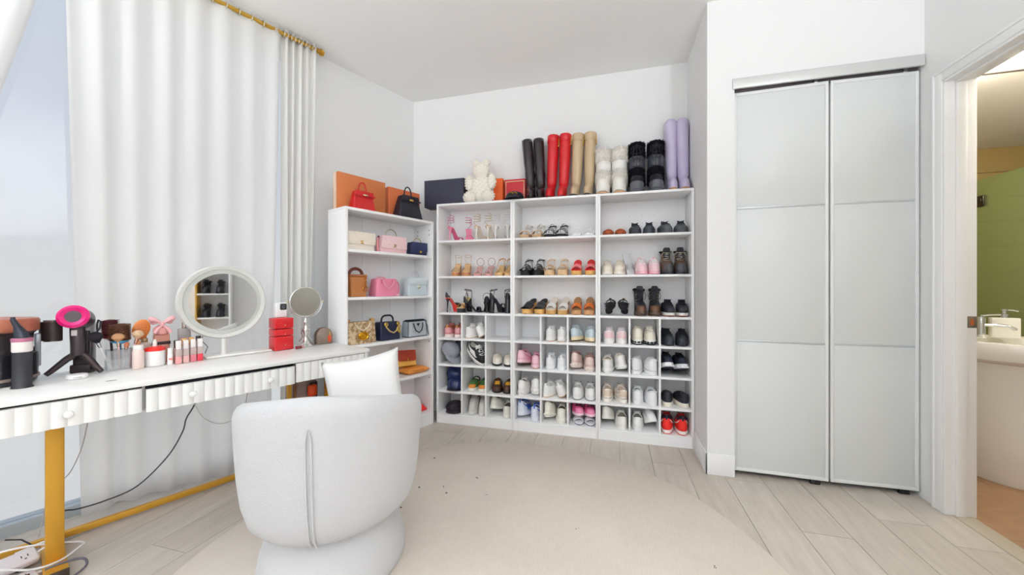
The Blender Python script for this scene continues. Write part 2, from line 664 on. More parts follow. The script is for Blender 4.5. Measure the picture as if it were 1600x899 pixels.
curtain('sheer white curtain swept aside from the bare window pane', (-1.5, .12), (-1.1, -.2), 9, .030, sheer, tie=(1.25, -1.0, -.24), seed=9)

# ---------------------------------------------------------------- added fill globes, unseen behind the camera
fill_globe_m = mat_emit('#f4f8ff', FILL_GLOBE_GLOW, 'fill_globe_glow')
for (x, y, lab) in ((.55, -3.7, 'added white fill globe nearest the bathroom side wall'), (-2.0, -3.9, 'added white fill globe nearest the window glass'), (-.70, -2.9, 'added white fill globe hanging in the middle of the room')):
    t = thing('fill_globe', lab, 'added fill lamp', (x, y, HC), 0, 'added fill globes behind the camera')
    MB().lathe([(.06, 0), (.06, -.02), (.05, -.026), (.004, -.028)], 24).build('ceiling_rose', gloss_white, t)
    MB().tube([(0, 0, -.02), (0, 0, -.78)], .004, 8).build('cord', gloss_white, t)
    MB().lathe([(.004, -.70), (.03, -.705), (.035, -.745)], 20).build('holder', gloss_white, t)
    MB().ell((0, 0, -.95), (.22, .22, .22), 28, 18).build('globe', fill_globe_m, t, 80)

# added uplighters, unseen behind the camera: they brighten the ceiling
for (x, y, lab) in ((1.25, -1.0, 'added white fill uplighter standing by the right wall'), (-2.6, -1.3, 'added white fill uplighter standing by the window')):
    t = thing('fill_uplighter', lab, 'floor lamp', (x, y, .0005), 0, 'added uplighters behind the camera')
    MB().lathe([(.14, 0), (.15, .006), (.15, .018), (.13, .026), (.02, .03)], 32).build('base', gloss_white, t)
    MB().tube([(0, 0, .02), (0, 0, 1.74)], .012, 12).build('pole', gloss_white, t)
    MB().lathe([(.012, 1.72), (.05, 1.735), (.13, 1.78), (.19, 1.85), (.185, 1.85), (.125, 1.79), (.04, 1.75), (.004, 1.748)], 36).build('shade', gloss_white, t)
    MB().lathe([(.10, 1.785), (.10, 1.79), (.01, 1.791)], 24).build('bulb', mat_emit('#f4f8ff', 4.0, 'fill_uplight_glow'), t)
    ld = bpy.data.lights.new('fill_uplight', 'AREA')
    ld.shape = 'DISK'
    ld.size = .3
    ld.energy = FILL_UPLIGHT_W
    ld.color = (.92, .97, 1.0)
    lo = bpy.data.objects.new('fill_uplight', ld)
    C.objects.link(lo)
    lo.parent = t
    lo.location = (0, 0, 1.855)
    lo.rotation_euler = (PI, 0, 0)
# ---------------------------------------------------------------- bathroom beyond the doorway
BX0, BX1, BY0, BY1, BZ = XR + .11, 3.5, 0.9, 4.30, 2.435
tan = mat('#a98f58', 0.5)
bf = struct(MB().box(BX0, BX1, BY0, BY1, -.12, -.016).build('floor', mat('#6d5a45', .7)))
bwood = mat('#b58d6a', 0.4, vary=.35, vscale=14)
for i in range(12):
    ya = BY0 + i * .285
    for (xa, xb) in ((BX0, 2.5), (2.5, BX1)):
        xo = .3 if i % 2 else 0
        xm = 2.5 - xo
        p = (BX0, xm) if xa == BX0 else (xm, BX1)
        MB().box(p[0] + .001, p[1] - .001, ya + .001, min(ya + .284, BY1), -.016, -.001).build('plank', bwood, bf)
struct(MB().box(BX0 - .02, BX1, BY0, BY1, BZ, BZ + .1).build('ceiling', mat('#ece6da', .8)))
wf = struct(MB().box(BX0, BX1, BY1, BY1 + .1, -.02, BZ).build('wall_bath_far', mat('#8d8468', .6)))
for i in range(11):
    z0 = i * .222
    MB().box(BX0, BX1, BY1 - .012, BY1, z0 + .002, min(z0 + .220, BZ), .001).build('tile', tan, wf)
struct(MB().box(BX1, BX1 + .1, BY0, BY1, -.02, BZ).build('wall_bath_side', mat('#b4b8be', .6)))
struct(MB().box(BX0, BX1, BY0 - .1, BY0, -.02, BZ).build('wall_bath_near', mat('#e6e0d3', .7)))
struct(MB().box(BX0 - .0, BX0 + .06, YB + .12, BY1, -.02, BZ).build('wall_bath_left', mat('#e6e0d3', .7)))
struct(MB().box(BX0 + .002, BX1, 2.782, 2.796, BZ - .004, BZ + .001).build('trim_8', mat('#4b4640', .6)))
struct(MB().box(XR + .02, BX0 + .0, DY0 + .015, DY1 - .015, -.001, .004, .001).build('trim_9', mat('#bdb2a0', .5)))

gl = thing('shower_screen', 'green tinted glass shower screen beyond the bathroom sink', 'shower screen', (2.90, 3.2, 0))
MB().box(0, .01, -.2, 1.085, .02, 2.085, .001).build('glass_pane', mat_glass('#e2f3de', .93, .05, 'green_glass', ('#c3cf9c', .34)), gl)  # diffuse green mixed in stands for light reflected by the pane
hg = MB()
hg.box(-.012, .022, .70, .77, 1.86, 1.95, .004)
hg.box(-.016, -.01, .715, .755, 1.885, 1.925, .002)
hg.build('hinge', mat('#4c473e', .35, .8), gl)

ceram = mat('#f1eee8', 0.18, coat=.4)
SX, SY = 2.48, 3.12
sk = thing('pedestal_sink', 'white ceramic barrel pedestal sink in the bathroom', 'sink', (SX, SY, 0))
MB().lathe([(.255, 0), (.262, .03), (.265, .3), (.272, .55), (.285, .70), (.30, .735)], 40).build('pedestal', ceram, sk)
MB().lathe([(.30, .735), (.335, .76), (.345, .80), (.345, .855), (.338, .865), (.30, .865), (.26, .85), (.2, .79), (.1, .76), (.02, .757)], 40).build('basin', ceram, sk)
fa = thing('faucet', 'chrome single lever faucet on the bathroom sink', 'faucet', (2.40, 3.255, .8625), R(-15))
MB().lathe([(.024, 0), (.024, .006), (.019, .01), (.019, .13), (.017, .14), (.004, .142)], 16).build('body', chrome, fa)
MB().tube([(0, 0, .085), (.05, -.02, .088), (.10, -.04, .085), (.125, -.05, .07), (.13, -.052, .06)], [.012, .011, .010, .010, .009], 10).build('spout', chrome, fa)
MB().tube([(0, 0, .148), (.04, .0, .155), (.085, .0, .158)], [.007, .006, .006], 8).build('lever', chrome, fa)
sd = thing('soap_dispenser', 'square white soap dispenser with chrome pump on the sink', 'soap dispenser', (2.535, 3.275, .8625), R(-20))
MB().box(-.062, .062, -.03, .03, 0, .135, .006).build('bottle', ceram, sd)
pm = MB()
pm.lathe([(.02, .135), (.02, .16), (.012, .162), (.012, .18), (.016, .182), (.016, .192), (.003, .193)], 14)
pm.tube([(0, 0, .186), (.03, 0, .187), (.06, 0, .18)], .005, 8)
pm.build('pump', chrome, sd)
lb = thing('lotion_bottle', 'small clear topped bottle behind the bathroom faucet', 'bottle', (2.40, 3.34, .8625))
MB().lathe([(.022, 0), (.022, .11), (.01, .12), (.01, .14)], 16).build('body', ceram, lb)
MB().lathe([(.012, .135), (.012, .16), (.018, .162), (.018, .172), (.003, .173)], 14).build('pump', chrome, lb)

dl = thing('downlight', 'round recessed downlight in the bathroom ceiling', 'downlight', (2.03, 2.565, BZ))
MB().lathe([(.055, 0), (.055, -.006), (.042, -.006), (.042, -.002)], 24, cap1=False).build('rim', gloss_white, dl)
MB().lathe([(.041, -.003), (.04, -.004), (.01, -.0045)], 24).build('lens', mat_emit('#fff2d8', 12, 'downlight_glow'), dl)
for (x, y, lab) in ((2.03, 2.565, None), (2.85, 2.5, 'added unseen downlight over the bathroom sink area')):  # second downlight is added out of view to brighten the bathroom
    ld = bpy.data.lights.new('downlight_light', 'POINT')
    ld.energy = 18
    ld.shadow_soft_size = .04
    ld.color = (1, .93, .80)
    lo = bpy.data.objects.new('downlight_light', ld)
    C.objects.link(lo)
    tt = dl
    if lab:
        tt = dup(dl)
        tt['label'] = lab
        tt.location = (x, y, BZ)
    lo.parent = tt
    lo.location = (0, 0, -.06)

# ---------------------------------------------------------------- rug
def rug_material():
    m = bpy.data.materials.new('rug_weave')
    m.use_nodes = True
    n = m.node_tree.nodes
    L = m.node_tree.links
    b = n['Principled BSDF']
    b.inputs['Roughness'].default_value = 0.95
    b.inputs['Specular IOR Level'].default_value = 0.1
    tc = n.new('ShaderNodeTexCoord')
    mp = n.new('ShaderNodeMapping')
    mp.inputs['Scale'].default_value = (60, 5, 5)
    mp.inputs['Rotation'].default_value = (0, 0, R(18))
    L.new(tc.outputs['Object'], mp.inputs['Vector'])
    t = n.new('ShaderNodeTexNoise')
    t.inputs['Scale'].default_value = 4
    t.inputs['Detail'].default_value = 6
    L.new(mp.outputs[0], t.inputs['Vector'])
    t2 = n.new('ShaderNodeTexNoise')
    t2.inputs['Scale'].default_value = 2.2
    t2.inputs['Detail'].default_value = 5
    L.new(tc.outputs['Object'], t2.inputs['Vector'])
    r = n.new('ShaderNodeValToRGB')
    r.color_ramp.elements[0].position = .3
    r.color_ramp.elements[0].color = lin('#cfc5bb')
    r.color_ramp.elements[1].position = .7
    r.color_ramp.elements[1].color = lin('#ded5cb')
    mm = n.new('ShaderNodeMix')
    mm.inputs['Factor'].default_value = .5
    L.new(t.outputs['Fac'], mm.inputs['A'])
    L.new(t2.outputs['Fac'], mm.inputs['B'])
    L.new(mm.outputs['Result'], r.inputs[0])
    L.new(r.outputs[0], b.inputs['Base Color'])
    bp = n.new('ShaderNodeBump')
    bp.inputs['Strength'].default_value = .35
    bp.inputs['Distance'].default_value = .003
    L.new(t.outputs['Fac'], bp.inputs['Height'])
    L.new(bp.outputs[0], b.inputs['Normal'])
    return m
rug = MB().lathe([(1.281, 0), (1.284, .004), (1.279, .008), (.6, .009), (.01, .009)], 160).build('rug', rug_material())
rug.location = (-.54, 1.493, .0005)
tag(rug, 'large round beige woven rug on the plank floor', 'rug')
crumbs = MB()
for (x, y, r_) in ((-1.20, 2.36, .008), (-.98, 2.03, .004), (-1.11, 1.99, .006), (-.93, 1.975, .006), (-.82, 2.18, .005), (-1.11, 1.78, .006), (-.70, 2.01, .003), (-.17, 1.85, .003), (.42, 1.75, .004)):
    for k in range(3):
        crumbs.ell((x + random.uniform(-.008, .008), y + random.uniform(-.008, .008), .0105), (r_ * random.uniform(.5, 1), r_ * random.uniform(.4, .8), .0018), 6, 4)
cr = crumbs.build('debris', mat('#5d544b', .8))
cr['kind'] = 'stuff'
tag(cr, 'tiny dark crumbs scattered on the beige rug', 'crumbs')

# ---------------------------------------------------------------- shoe racks
RACK_Y = 3.01
SH = [1.6156, 1.300, 0.977, 0.7535, 0.522, 0.289, 0.084]
RTOP = 1.941
T = .018
UX = [-1.516, -.8155, -.115]
def rack(x0, w, label):
    t = thing('shoe_rack', label, 'shoe rack', (x0, RACK_Y, 0), 0, 'white shoe racks along the back wall')
    dpt = .275
    MB().box(0, T, 0, dpt, 0, RTOP - T, .001).build('side_panel', rack_white, t)
    MB().box(w - T, w, 0, dpt, 0, RTOP - T, .001).build('side_panel', rack_white, t)
    MB().box(0, w, 0, dpt, RTOP - T, RTOP, .001).build('top_panel', rack_white, t)
    MB().box(T, w - T, dpt - .006, dpt, .0, RTOP - T).build('back_panel', rack_white, t)
    MB().box(T, w - T, .002, .018, 0, SH[-1] - T).build('plinth', rack_white, t)
    for z in SH:
        MB().box(T, w - T, .001, dpt - .006, z - T, z, .001).build('shelf', rack_white, t)
    wi = w - 2 * T
    for k in (1, 2):
        xm = T + wi * k / 3
        for i in range(4):
            MB().box(xm - .0065, xm + .0065, .003, dpt - .007, SH[3 + i], SH[2 + i] - T).build('divider', rack_white, t)
    pins = MB()
    for z in (1.80, 1.74, 1.48, 1.42, 1.15):
        for x in (w * .36, w * .5, w * .64):
            pins.box(x - .004, x + .004, dpt - .009, dpt - .006, z - .004, z + .004)
    pins.build('hole_cover', mat('#dcdcde', .5), t)
    return t
rack(UX[0], .6995, 'white shoe rack beside the handbag bookcase')
rack(UX[1], .6995, 'white shoe rack between the two others')
rack(UX[2], .696, 'white shoe rack beside the closet wall')

# ---------------------------------------------------------------- bookcase for the handbags
BL0, BL1, BDF, BDB, BTOP = 1.388, 2.200, -2.53, -2.775, 1.78
BS = [1.477, 1.129, .776, .459, .112]
bc = thing('bookcase', 'white open bookcase full of handbags beside the window', 'bookcase', (0, 0, 0), WROT)
yF, yBk = -BDF, -BDB
MB().box(BL0, BL0 + .02, yF, yBk, 0, BTOP - .02, .001).build('side_panel', rack_white, bc)
MB().box(BL1 - .02, BL1, yF, yBk, 0, BTOP - .02, .001).build('side_panel', rack_white, bc)
MB().box(BL0, BL1, yF, yBk, BTOP - .02, BTOP, .001).build('top_panel', rack_white, bc)
for i in range(3):
    wq = (BL1 - BL0 - .04) / 3
    MB().box(BL0 + .02 + wq * i + .001, BL0 + .02 + wq * (i + 1) - .001, yBk - .006, yBk, 0, BTOP - .02).build('back_panel', rack_white, bc)
for z in BS:
    MB().box(BL0 + .02, BL1 - .02, yF + .001, yBk - .006, z - .02, z, .001).build('shelf', rack_white, bc)
MB().box(BL0 + .02, BL1 - .02, yF + .003, yF + .02, 0, BS[-1] - .02).build('plinth', rack_white, bc)
hl = MB()
for z in (1.70, 1.66, .72, .40):
    hl.box(BL1 - .0215, BL1 - .0195, yF + .03, yF + .04, z, z + .012)
    hl.box(BL1 - .0215, BL1 - .0195, yBk - .06, yBk - .05, z, z + .012)
hl.build('shelf_pin', mat('#8a8a8e', .5), bc)

# ---------------------------------------------------------------- vanity desk
desk_white = mat('#f2f1ef', 0.3)
dk = thing('vanity_desk', 'white fluted vanity desk on gold legs before the window', 'desk', (0, 0, 0), WROT)
DL0, DL1, DF, DB = -.31, 1.377, 2.212, 2.765
MB().box(DL0, DL1, DF - .006, DB, .778, .80, .003).build('table_top', desk_white, dk)
body = MB()
body.box(DL0 + .01, DL1 - .012, DB - .018, DB - .004, .668, .778)
body.box(DL0 + .01, DL0 + .026, DF + .02, DB - .018, .668, .778)
body.box(DL1 - .03, DL1 - .012, DF + .002, DB - .018, .668, .778)
body.box(.316, .326, DF + .03, DB - .018, .668, .778)
body.box(.924, .932, DF + .03, DB - .018, .668, .778)
body.box(DL0 + .026, DL1 - .03, DF + .03, DB - .018, .664, .674)
body.build('carcass', mat('#e9e8e6', .4), dk)
MB().box(DL0 + .02, DL1 - .04, DF + .03, DF + .034, .674, .777).build('drawer_gap_shade', mat('#15151c', .8), dk)  # dark sheet stands in for the shade inside the open drawer gaps
def drawer(a, b, knobs, z0, z1, dy):
    w = .0405
    n = max(1, round((b - a) / w))
    pts = []
    for i in range(n * 8 + 1):
        u = i / (n * 8)
        f = (u * n) % 1.0
        pts.append((a + (b - a) * u, DF + dy - .0075 * math.sin(PI * f) ** .6 + .005))
    pts += [(b, DF + dy + .022), (a, DF + dy + .022)]
    m = MB()
    m.rings([[(x, y, z0) for x, y in pts], [(x, y, z1) for x, y in pts]], False, False)
    m.box(a, b, DF + dy + .008, DF + dy + .022, z0 + .0005, z1 - .0005)
    d = m.build('drawer', desk_white, dk, 30)
    for k_ in knobs:
        q = MB()
        q.lathe([(.006, 0), (.006, .010), (.012, .013), (.0145, .020), (.012, .027), (.003, .030)], 14)
        q.xf(Matrix.Translation((k_, DF + dy - .002, (z0 + z1) / 2)) @ Matrix.Rotation(R(90), 4, 'X'))
        q.build('knob', desk_white, d)
drawer(-.095, .313, [.11], .668, .768, 0)
drawer(DL0 + .012, -.105, [-.2], .668, .768, 0)
drawer(.325, .922, [.477, .795], .664, .760, -.004)
drawer(.930, DL1 - .032, [1.14], .668, .774, 0)
gr_ = MB().lathe([(.03, 0), (.03, .0015), (.004, .002)], 20).xf(Matrix.Translation((.235, 2.33, .80)) @ Matrix.Diagonal((.55, .28, 1, 1))).build('grommet', mat('#a9a8a4', .4, .3), dk)
for i, lx in enumerate((.088, 1.265)):
    MB().box(lx - .026, lx + .026, 2.485, 2.535, .035, .668, .003).build('leg', gold_soft, dk)
    MB().box(lx - .055, lx + .055, 2.44, 2.60, .655, .664, .002).build('leg_flange', mat('#b9b2a2', .4, .5), dk)
    MB().box(lx - .034, lx + .034, 2.40, 2.745, .001, .035, .003).build('foot', gold_soft, dk)
    MB().box(lx - .035, lx + .035, 2.396, 2.402, .0015, .036, .001).build('foot_cap', mat('#3b3126', .5), dk)
MB().box(-.28, 1.33, 2.745, 2.772, .012, .042, .003).build('rear_rail', gold_soft, dk)

# ---------------------------------------------------------------- boucle tub chair and its pillow
boucle = mat('#c5c5c7', 0.95, bump=.55, bscale=170, spec=.1, sheen=.2)
ch = thing('tub_chair', 'white boucle swivel tub chair seen from behind', 'chair', (-1.18, 1.375, .0105), R(27))
MB().lathe([(.283, 0), (.292, .012), (.293, .05), (.285, .10), (.262, .16), (.240, .205), (.225, .235)], 48).build('base', boucle, ch)
def top_z(th):
    a = abs(th)
    return .800 - .10 * (a / 90) ** 1.6 - (.05 * ((a - 95) / 30) ** 2 if a > 95 else 0)
rings = []
TH = 128
N_ = 64
for i in range(N_ + 1):
    th = -TH + 2 * TH * i / N_
    tz = top_z(th)
    prof = [(.20, .238), (.25, .238), (.295, .250), (.325, .285), (.343, .35), (.355, .45), (.363, .58), (.367, tz - .09), (.367, tz - .055),
            (.362, tz - .03), (.350, tz - .010), (.332, tz), (.312, tz - .002), (.294, tz - .015), (.284, tz - .04), (.280, tz - .09), (.276, .52), (.272, .40), (.20, .38)]
    edge = min(i, N_ - i)
    if edge < 4:
        k_ = [.30, .68, .88, .97][edge]
        cr_ = .315
        cz_ = .45
        prof = [(cr_ + (r_ - cr_) * k_, cz_ + (z_ - cz_) * (1 - (1 - k_) * .35)) for r_, z_ in prof]
    a = R(th - 90)
    rings.append([(r_ * math.cos(a), r_ * math.sin(a), z_) for r_, z_ in prof])
MB().rings(rings).build('back_shell', boucle, ch, 60)
MB().lathe([(.20, .236), (.285, .247), (.30, .27), (.30, .33), (.285, .35), (.1, .352), (.01, .352)], 40).build('seat_pan', boucle, ch)
MB().lathe([(.262, .352), (.27, .37), (.27, .42), (.258, .442), (.2, .455), (.01, .46)], 40).build('seat_cushion', boucle, ch)
for s_ in (-1, 1):
    q = []
    for r_, z_ in ((.30, .246), (.328, .285), (.346, .35), (.358, .45), (.366, .58), (.369, .66), (.369, .70)):
        a = R(-90 + s_ * (1.5 if z_ < .69 else .2))
        q.append((r_ * math.cos(a), r_ * math.sin(a), z_))
    MB().tube(q, [.0045] * 6 + [.002], 6).build('welt_seam', boucle, ch)

def pillow_mesh(w, h, t, n=20):
    m = MB()
    for sgn in (1, -1):
        grid = []
        for i in range(n + 1):
            row = []
            for j in range(n + 1):
                u, v = 2 * i / n - 1, 2 * j / n - 1
                k_ = max(0, (1 - u ** 4) * (1 - v ** 4)) ** .55
                pin = 1 - .10 * (1 - abs(u) ** 2) * abs(v) ** 3
                pin2 = 1 - .10 * (1 - abs(v) ** 2) * abs(u) ** 3
                row.append((u * w / 2 * pin2, sgn * t / 2 * k_, v * h / 2 * pin))
            grid.append(row)
        m.sheet(grid)
    bmesh.ops.remove_doubles(m.bm, verts=m.bm.verts[:], dist=.0005)
    return m
pil = pillow_mesh(.345, .42, .14).build('pillow', mat('#e4e3e2', .9, bump=.15, bscale=40, spec=.15), None, 80)
pil.rotation_euler = (R(-14), R(-9), R(33))
pil.location = (-1.100, 1.480, .682)
tag(pil, 'plump white square pillow standing in the tub chair', 'pillow')
# ---------------------------------------------------------------- shoes
class Last:
    """surface of a shoe: toe towards -y, heel towards +y; a = angle round the foot (0 at the toe), s = 0 at the sole, 1 at the collar"""
    def __init__(s, L=.24, W=.088, ts=.028, zf=.105, zb=.098, dip=.016, cl=.10, cw=.064, p=2.0, q=1.35, point=0.0, back=.008, hw=.80):
        s.hw = hw
        s.L, s.W, s.ts, s.zf, s.zb, s.dip, s.cl, s.cw, s.p, s.q, s.point = L, W, ts, zf, zb, dip, cl, cw, p, q, point
        s.cy = L / 2 - back - cl / 2
    def outline(s, a, k=1.0):
        ca, sa = math.cos(a), math.sin(a)
        t = (1 + ca) / 2
        wf = s.hw + (1 - s.hw) * math.exp(-((t - .68) / .30) ** 2)
        e = .72 + s.point * max(0, ca)
        x = math.copysign(abs(sa) ** e, sa) * s.W / 2 * wf * k
        y = -ca * (s.L / 2 + (k - 1) * s.W / 2)
        return x, y
    def collar(s, a, k=1.0):
        t = (1 + math.cos(a)) / 2
        return (math.sin(a) * s.cw / 2 * k, s.cy - math.cos(a) * s.cl / 2 * k, s.zb + (s.zf - s.zb) * t - s.dip * math.sin(a) ** 2)
    def surf(s, a, u):
        x0, y0 = s.outline(a)
        x1, y1, z1 = s.collar(a)
        e = u ** s.p
        z = s.ts + (z1 - s.ts) * (1 - (1 - u) ** s.q)
        return Vector((x0 + (x1 - x0) * e, y0 + (y1 - y0) * e, z))
    def off(s, a, u, d):
        p = s.surf(a, u)
        h = 1e-3
        da = s.surf(a + h, u) - s.surf(a - h, u)
        du = s.surf(a, min(1, u + h)) - s.surf(a, max(0, u - h))
        n = da.cross(du)
        if n.length < 1e-12:
            return p
        n.normalize()
        if n.dot(p - Vector((0, s.cy * .5, 0))) < 0 and n.z < 0:
            n = -n
        if n.z < -0.2:
            n = -n
        return p + n * d

NA = 28
ANG = [2 * PI * i / NA for i in range(NA)]
def upper_mesh(l, shaft=None, wall=.004):
    m = MB()
    rs = []
    for i in range(9):
        u = i / 8
        rs.append([l.surf(a, u) for a in ANG])
    if shaft:
        for (cy, z, hl, hw, tilt) in shaft:
            rs.append([(math.sin(a) * hw, cy - math.cos(a) * hl, z - tilt * math.cos(a)) for a in ANG])
    top = rs[-1]
    cx = sum(p[0] for p in top) / NA
    cyy = sum(p[1] for p in top) / NA
    def shrink(r, k, dz):
        return [(cx + (p[0] - cx) * k, cyy + (p[1] - cyy) * k, p[2] + dz) for p in r]
    rs.append(shrink(top, .93, .002))
    rs.append(shrink(top, .86, -.004))
    m.rings(rs, True, False)
    # rim down into the opening
    return m, shrink(top, .86, -.004), (cx, cyy)
def lining_mesh(ring, c, depth):
    m = MB()
    z0 = min(p[2] for p in ring)
    rs = [[(c[0] + (p[0] - c[0]) * 1.0, c[1] + (p[1] - c[1]) * 1.0, p[2] - .0005) for p in ring]]
    rs.append([(c[0] + (p[0] - c[0]) * .92, c[1] + (p[1] - c[1]) * .92, max(p[2] - depth * .6, z0 - depth * .6)) for p in ring])
    rs.append([(c[0] + (p[0] - c[0]) * .8, c[1] + (p[1] - c[1]) * .8, z0 - depth) for p in ring])
    m.rings(rs, False, True)
    return m
def sole_mesh(l, z0, z1, k=1.05, rock=.004, waist=0.0):
    m = MB()
    def ring(z, kk):
        r = []
        for a in ANG:
            x, y = l.outline(a, kk)
            t = (1 + math.cos(a)) / 2
            zz = z + (rock * max(0, t - .75) * 4 if z < (z0 + z1) / 2 else 0)
            r.append((x, y, zz))
        return r
    m.rings([ring(z0, k * .96), ring(z0 + .003, k), ring(z1 - .003, k), ring(z1, k * .965)])
    return m
def patch(l, a0, a1, u0, u1, d=.0016, na=8, nu=5):
    g = []
    for i in range(nu + 1):
        u = u0 + (u1 - u0) * i / nu
        g.append([l.off(a0 + (a1 - a0) * j / na, u, d) for j in range(na + 1)])
    return MB().sheet(g)
def stripe(l, path, r=.003, d=.0015, n=14):
    pts = []
    for i in range(n + 1):
        f = i / n * (len(path) - 1)
        k = min(int(f), len(path) - 2)
        t = f - k
        a = path[k][0] + (path[k + 1][0] - path[k][0]) * t
        u = path[k][1] + (path[k + 1][1] - path[k][1]) * t
        pts.append(l.off(a, u, d))
    rr = [r * (.35 + .65 * math.sin(PI * (i + .6) / (n + 1.2))) for i in range(n + 1)]
    return MB().tube(pts, rr, 6)
def laces_mesh(l, rows=5, u0=.62, u1=.96, r=.0022, wide=.55, bow=True):
    m = MB()
    for i in range(rows):
        u = u0 + (u1 - u0) * i / max(1, rows - 1)
        aw = wide * (1 - .25 * i / rows)
        sl = .05 * (1 if i % 2 else -1)
        m.tube([l.off(-aw + 2 * aw * j / 6, min(1, max(0, u + sl * (j / 6 - .5))), .003) for j in range(7)], r, 5)
    if bow:
        p = l.off(0, u1, .006)
        for s_ in (-1, 1):
            q = [p + Vector((s_ * .022 * math.sin(PI * k / 8) * (1 + .3 * k / 8), -.012 * math.sin(2 * PI * k / 8), .010 * math.sin(PI * k / 8))) for k in range(9)]
            m.tube(q, r * .9, 5)
            m.tube([p, p + Vector((s_ * .012, -.02, -.002)), p + Vector((s_ * .018, -.04, -.014))], r * .8, 5)
    return m
def tongue_mesh(l, h=.013, w=.052, t=.006):
    m = MB()
    y0 = l.cy - l.cl / 2
    z0 = l.zf
    rs = []
    for k in range(5):
        f = k / 4
        ww = w / 2 * (1 - .12 * f ** 2)
        y = y0 - .012 + .02 * f
        z = z0 - .012 + (h + .012) * f
        rs.append([(-ww, y + .004, z), (0, y - .003, z + .002), (ww, y + .004, z), (ww, y + .004 + t, z), (0, y - .003 + t + .002, z + .002), (-ww, y + .004 + t, z)])
    m.rings(rs)
    return m
def pull_tab(l, h=.016, w=.014):
    y = l.cy + l.cl / 2
    m = MB()
    m.tube([(0, y + .002, l.zb - .022), (0, y + .005, l.zb + h * .5), (0, y + .001, l.zb + h), (0, y - .004, l.zb + h * .6), (0, y - .004, l.zb - .004)], .0035, 6)
    m.xf(Matrix.Translation((0, 0, 0)) @ Matrix.Diagonal((w / .007, 1, 1, 1)))
    return m

def new_shoe(name, label, cat='shoe', group=None):
    return thing(name, label, cat, (0, 0, 0), 0, group)

def sneaker(label, group, up, sole, lining='#d9d5d0', lace=None, counter=None, toe=None, side=None, tab=None, mid=None, mark=None,
            L=.235, W=.0925, ts=.028, zf=.108, zb=.098, rough=.6, chunky=0.0, tongue=True, name='sneaker', sole2=None, slip=False, coll=None, bump=.12):
    t = new_shoe(name, label, 'shoe', group)
    if chunky > .006:
        W = min(W, .088)
    l = Last(L, W, ts + chunky, zf + chunky, zb + chunky, .018, .105, .074, 2.2, 1.3, hw=.90)
    um = mat(up, rough, bump=bump, bscale=220)
    m, ring, c = upper_mesh(l)
    m.build('upper', um, t, 70)
    lining_mesh(ring, c, .04).build('lining', mat(lining, .9), t, 70)
    if chunky > .006:
        s_ = sole_mesh(l, .010, ts + chunky + .002, 1.07).build('midsole', mat(sole, .6), t, 50)
        sole_mesh(l, 0, .010, 1.06).build('outsole', mat(sole2 or sole, .7), t, 50)
        # sculpted lugs round the sole
        q = MB()
        pts, rr = [], []
        for k in range(84):
            a = 2 * PI * k / 84
            x, y = l.outline(a, 1.06)
            pts.append((x, y, .014 + chunky * .5))
            rr.append(.0055 + .0035 * math.sin(14 * a))
        q.tube(pts, rr, 8, True)
        q.build('sole_lugs', mat(mid or sole, .6), t, 60)
    else:
        sole_mesh(l, .006 if sole2 else 0, ts + .002, 1.05).build('sole', mat(sole, .6), t, 50)
        if sole2:
            sole_mesh(l, 0, .006, 1.045).build('outsole', mat(sole2, .7), t, 50)
    if coll:
        MB().tube([l.collar(a) for a in ANG], .0055, 6, True).build('collar', mat(coll, .8), t, 80)
    if tongue and not slip:
        tongue_mesh(l).build('tongue', mat(side or up, rough), t, 60)
    if lace and not slip:
        laces_mesh(l).build('laces', mat(lace, .8), t, 80)
    if counter:
        patch(l, PI - .75, PI + .75, .18, .80).build('heel_counter', mat(counter, rough), t, 80)
    if toe:
        patch(l, -.62, .62, .06, .45).build('toe_cap', mat(toe, rough), t, 80)
    if side:
        for s_ in (-1, 1):
            patch(l, s_ * 1.15, s_ * 2.0, .2, .8).build('side_panel', mat(side, rough), t, 80)
    if tab:
        pull_tab(l).build('heel_tab', mat(tab, .7), t, 70)
    if mark:
        for s_ in (-1, 1):
            stripe(l, [(s_ * 1.0, .35), (s_ * 1.5, .30), (s_ * 2.2, .55), (s_ * 2.6, .78)], .0048).build('side_mark', mat(mark, .5), t, 80)
    return t

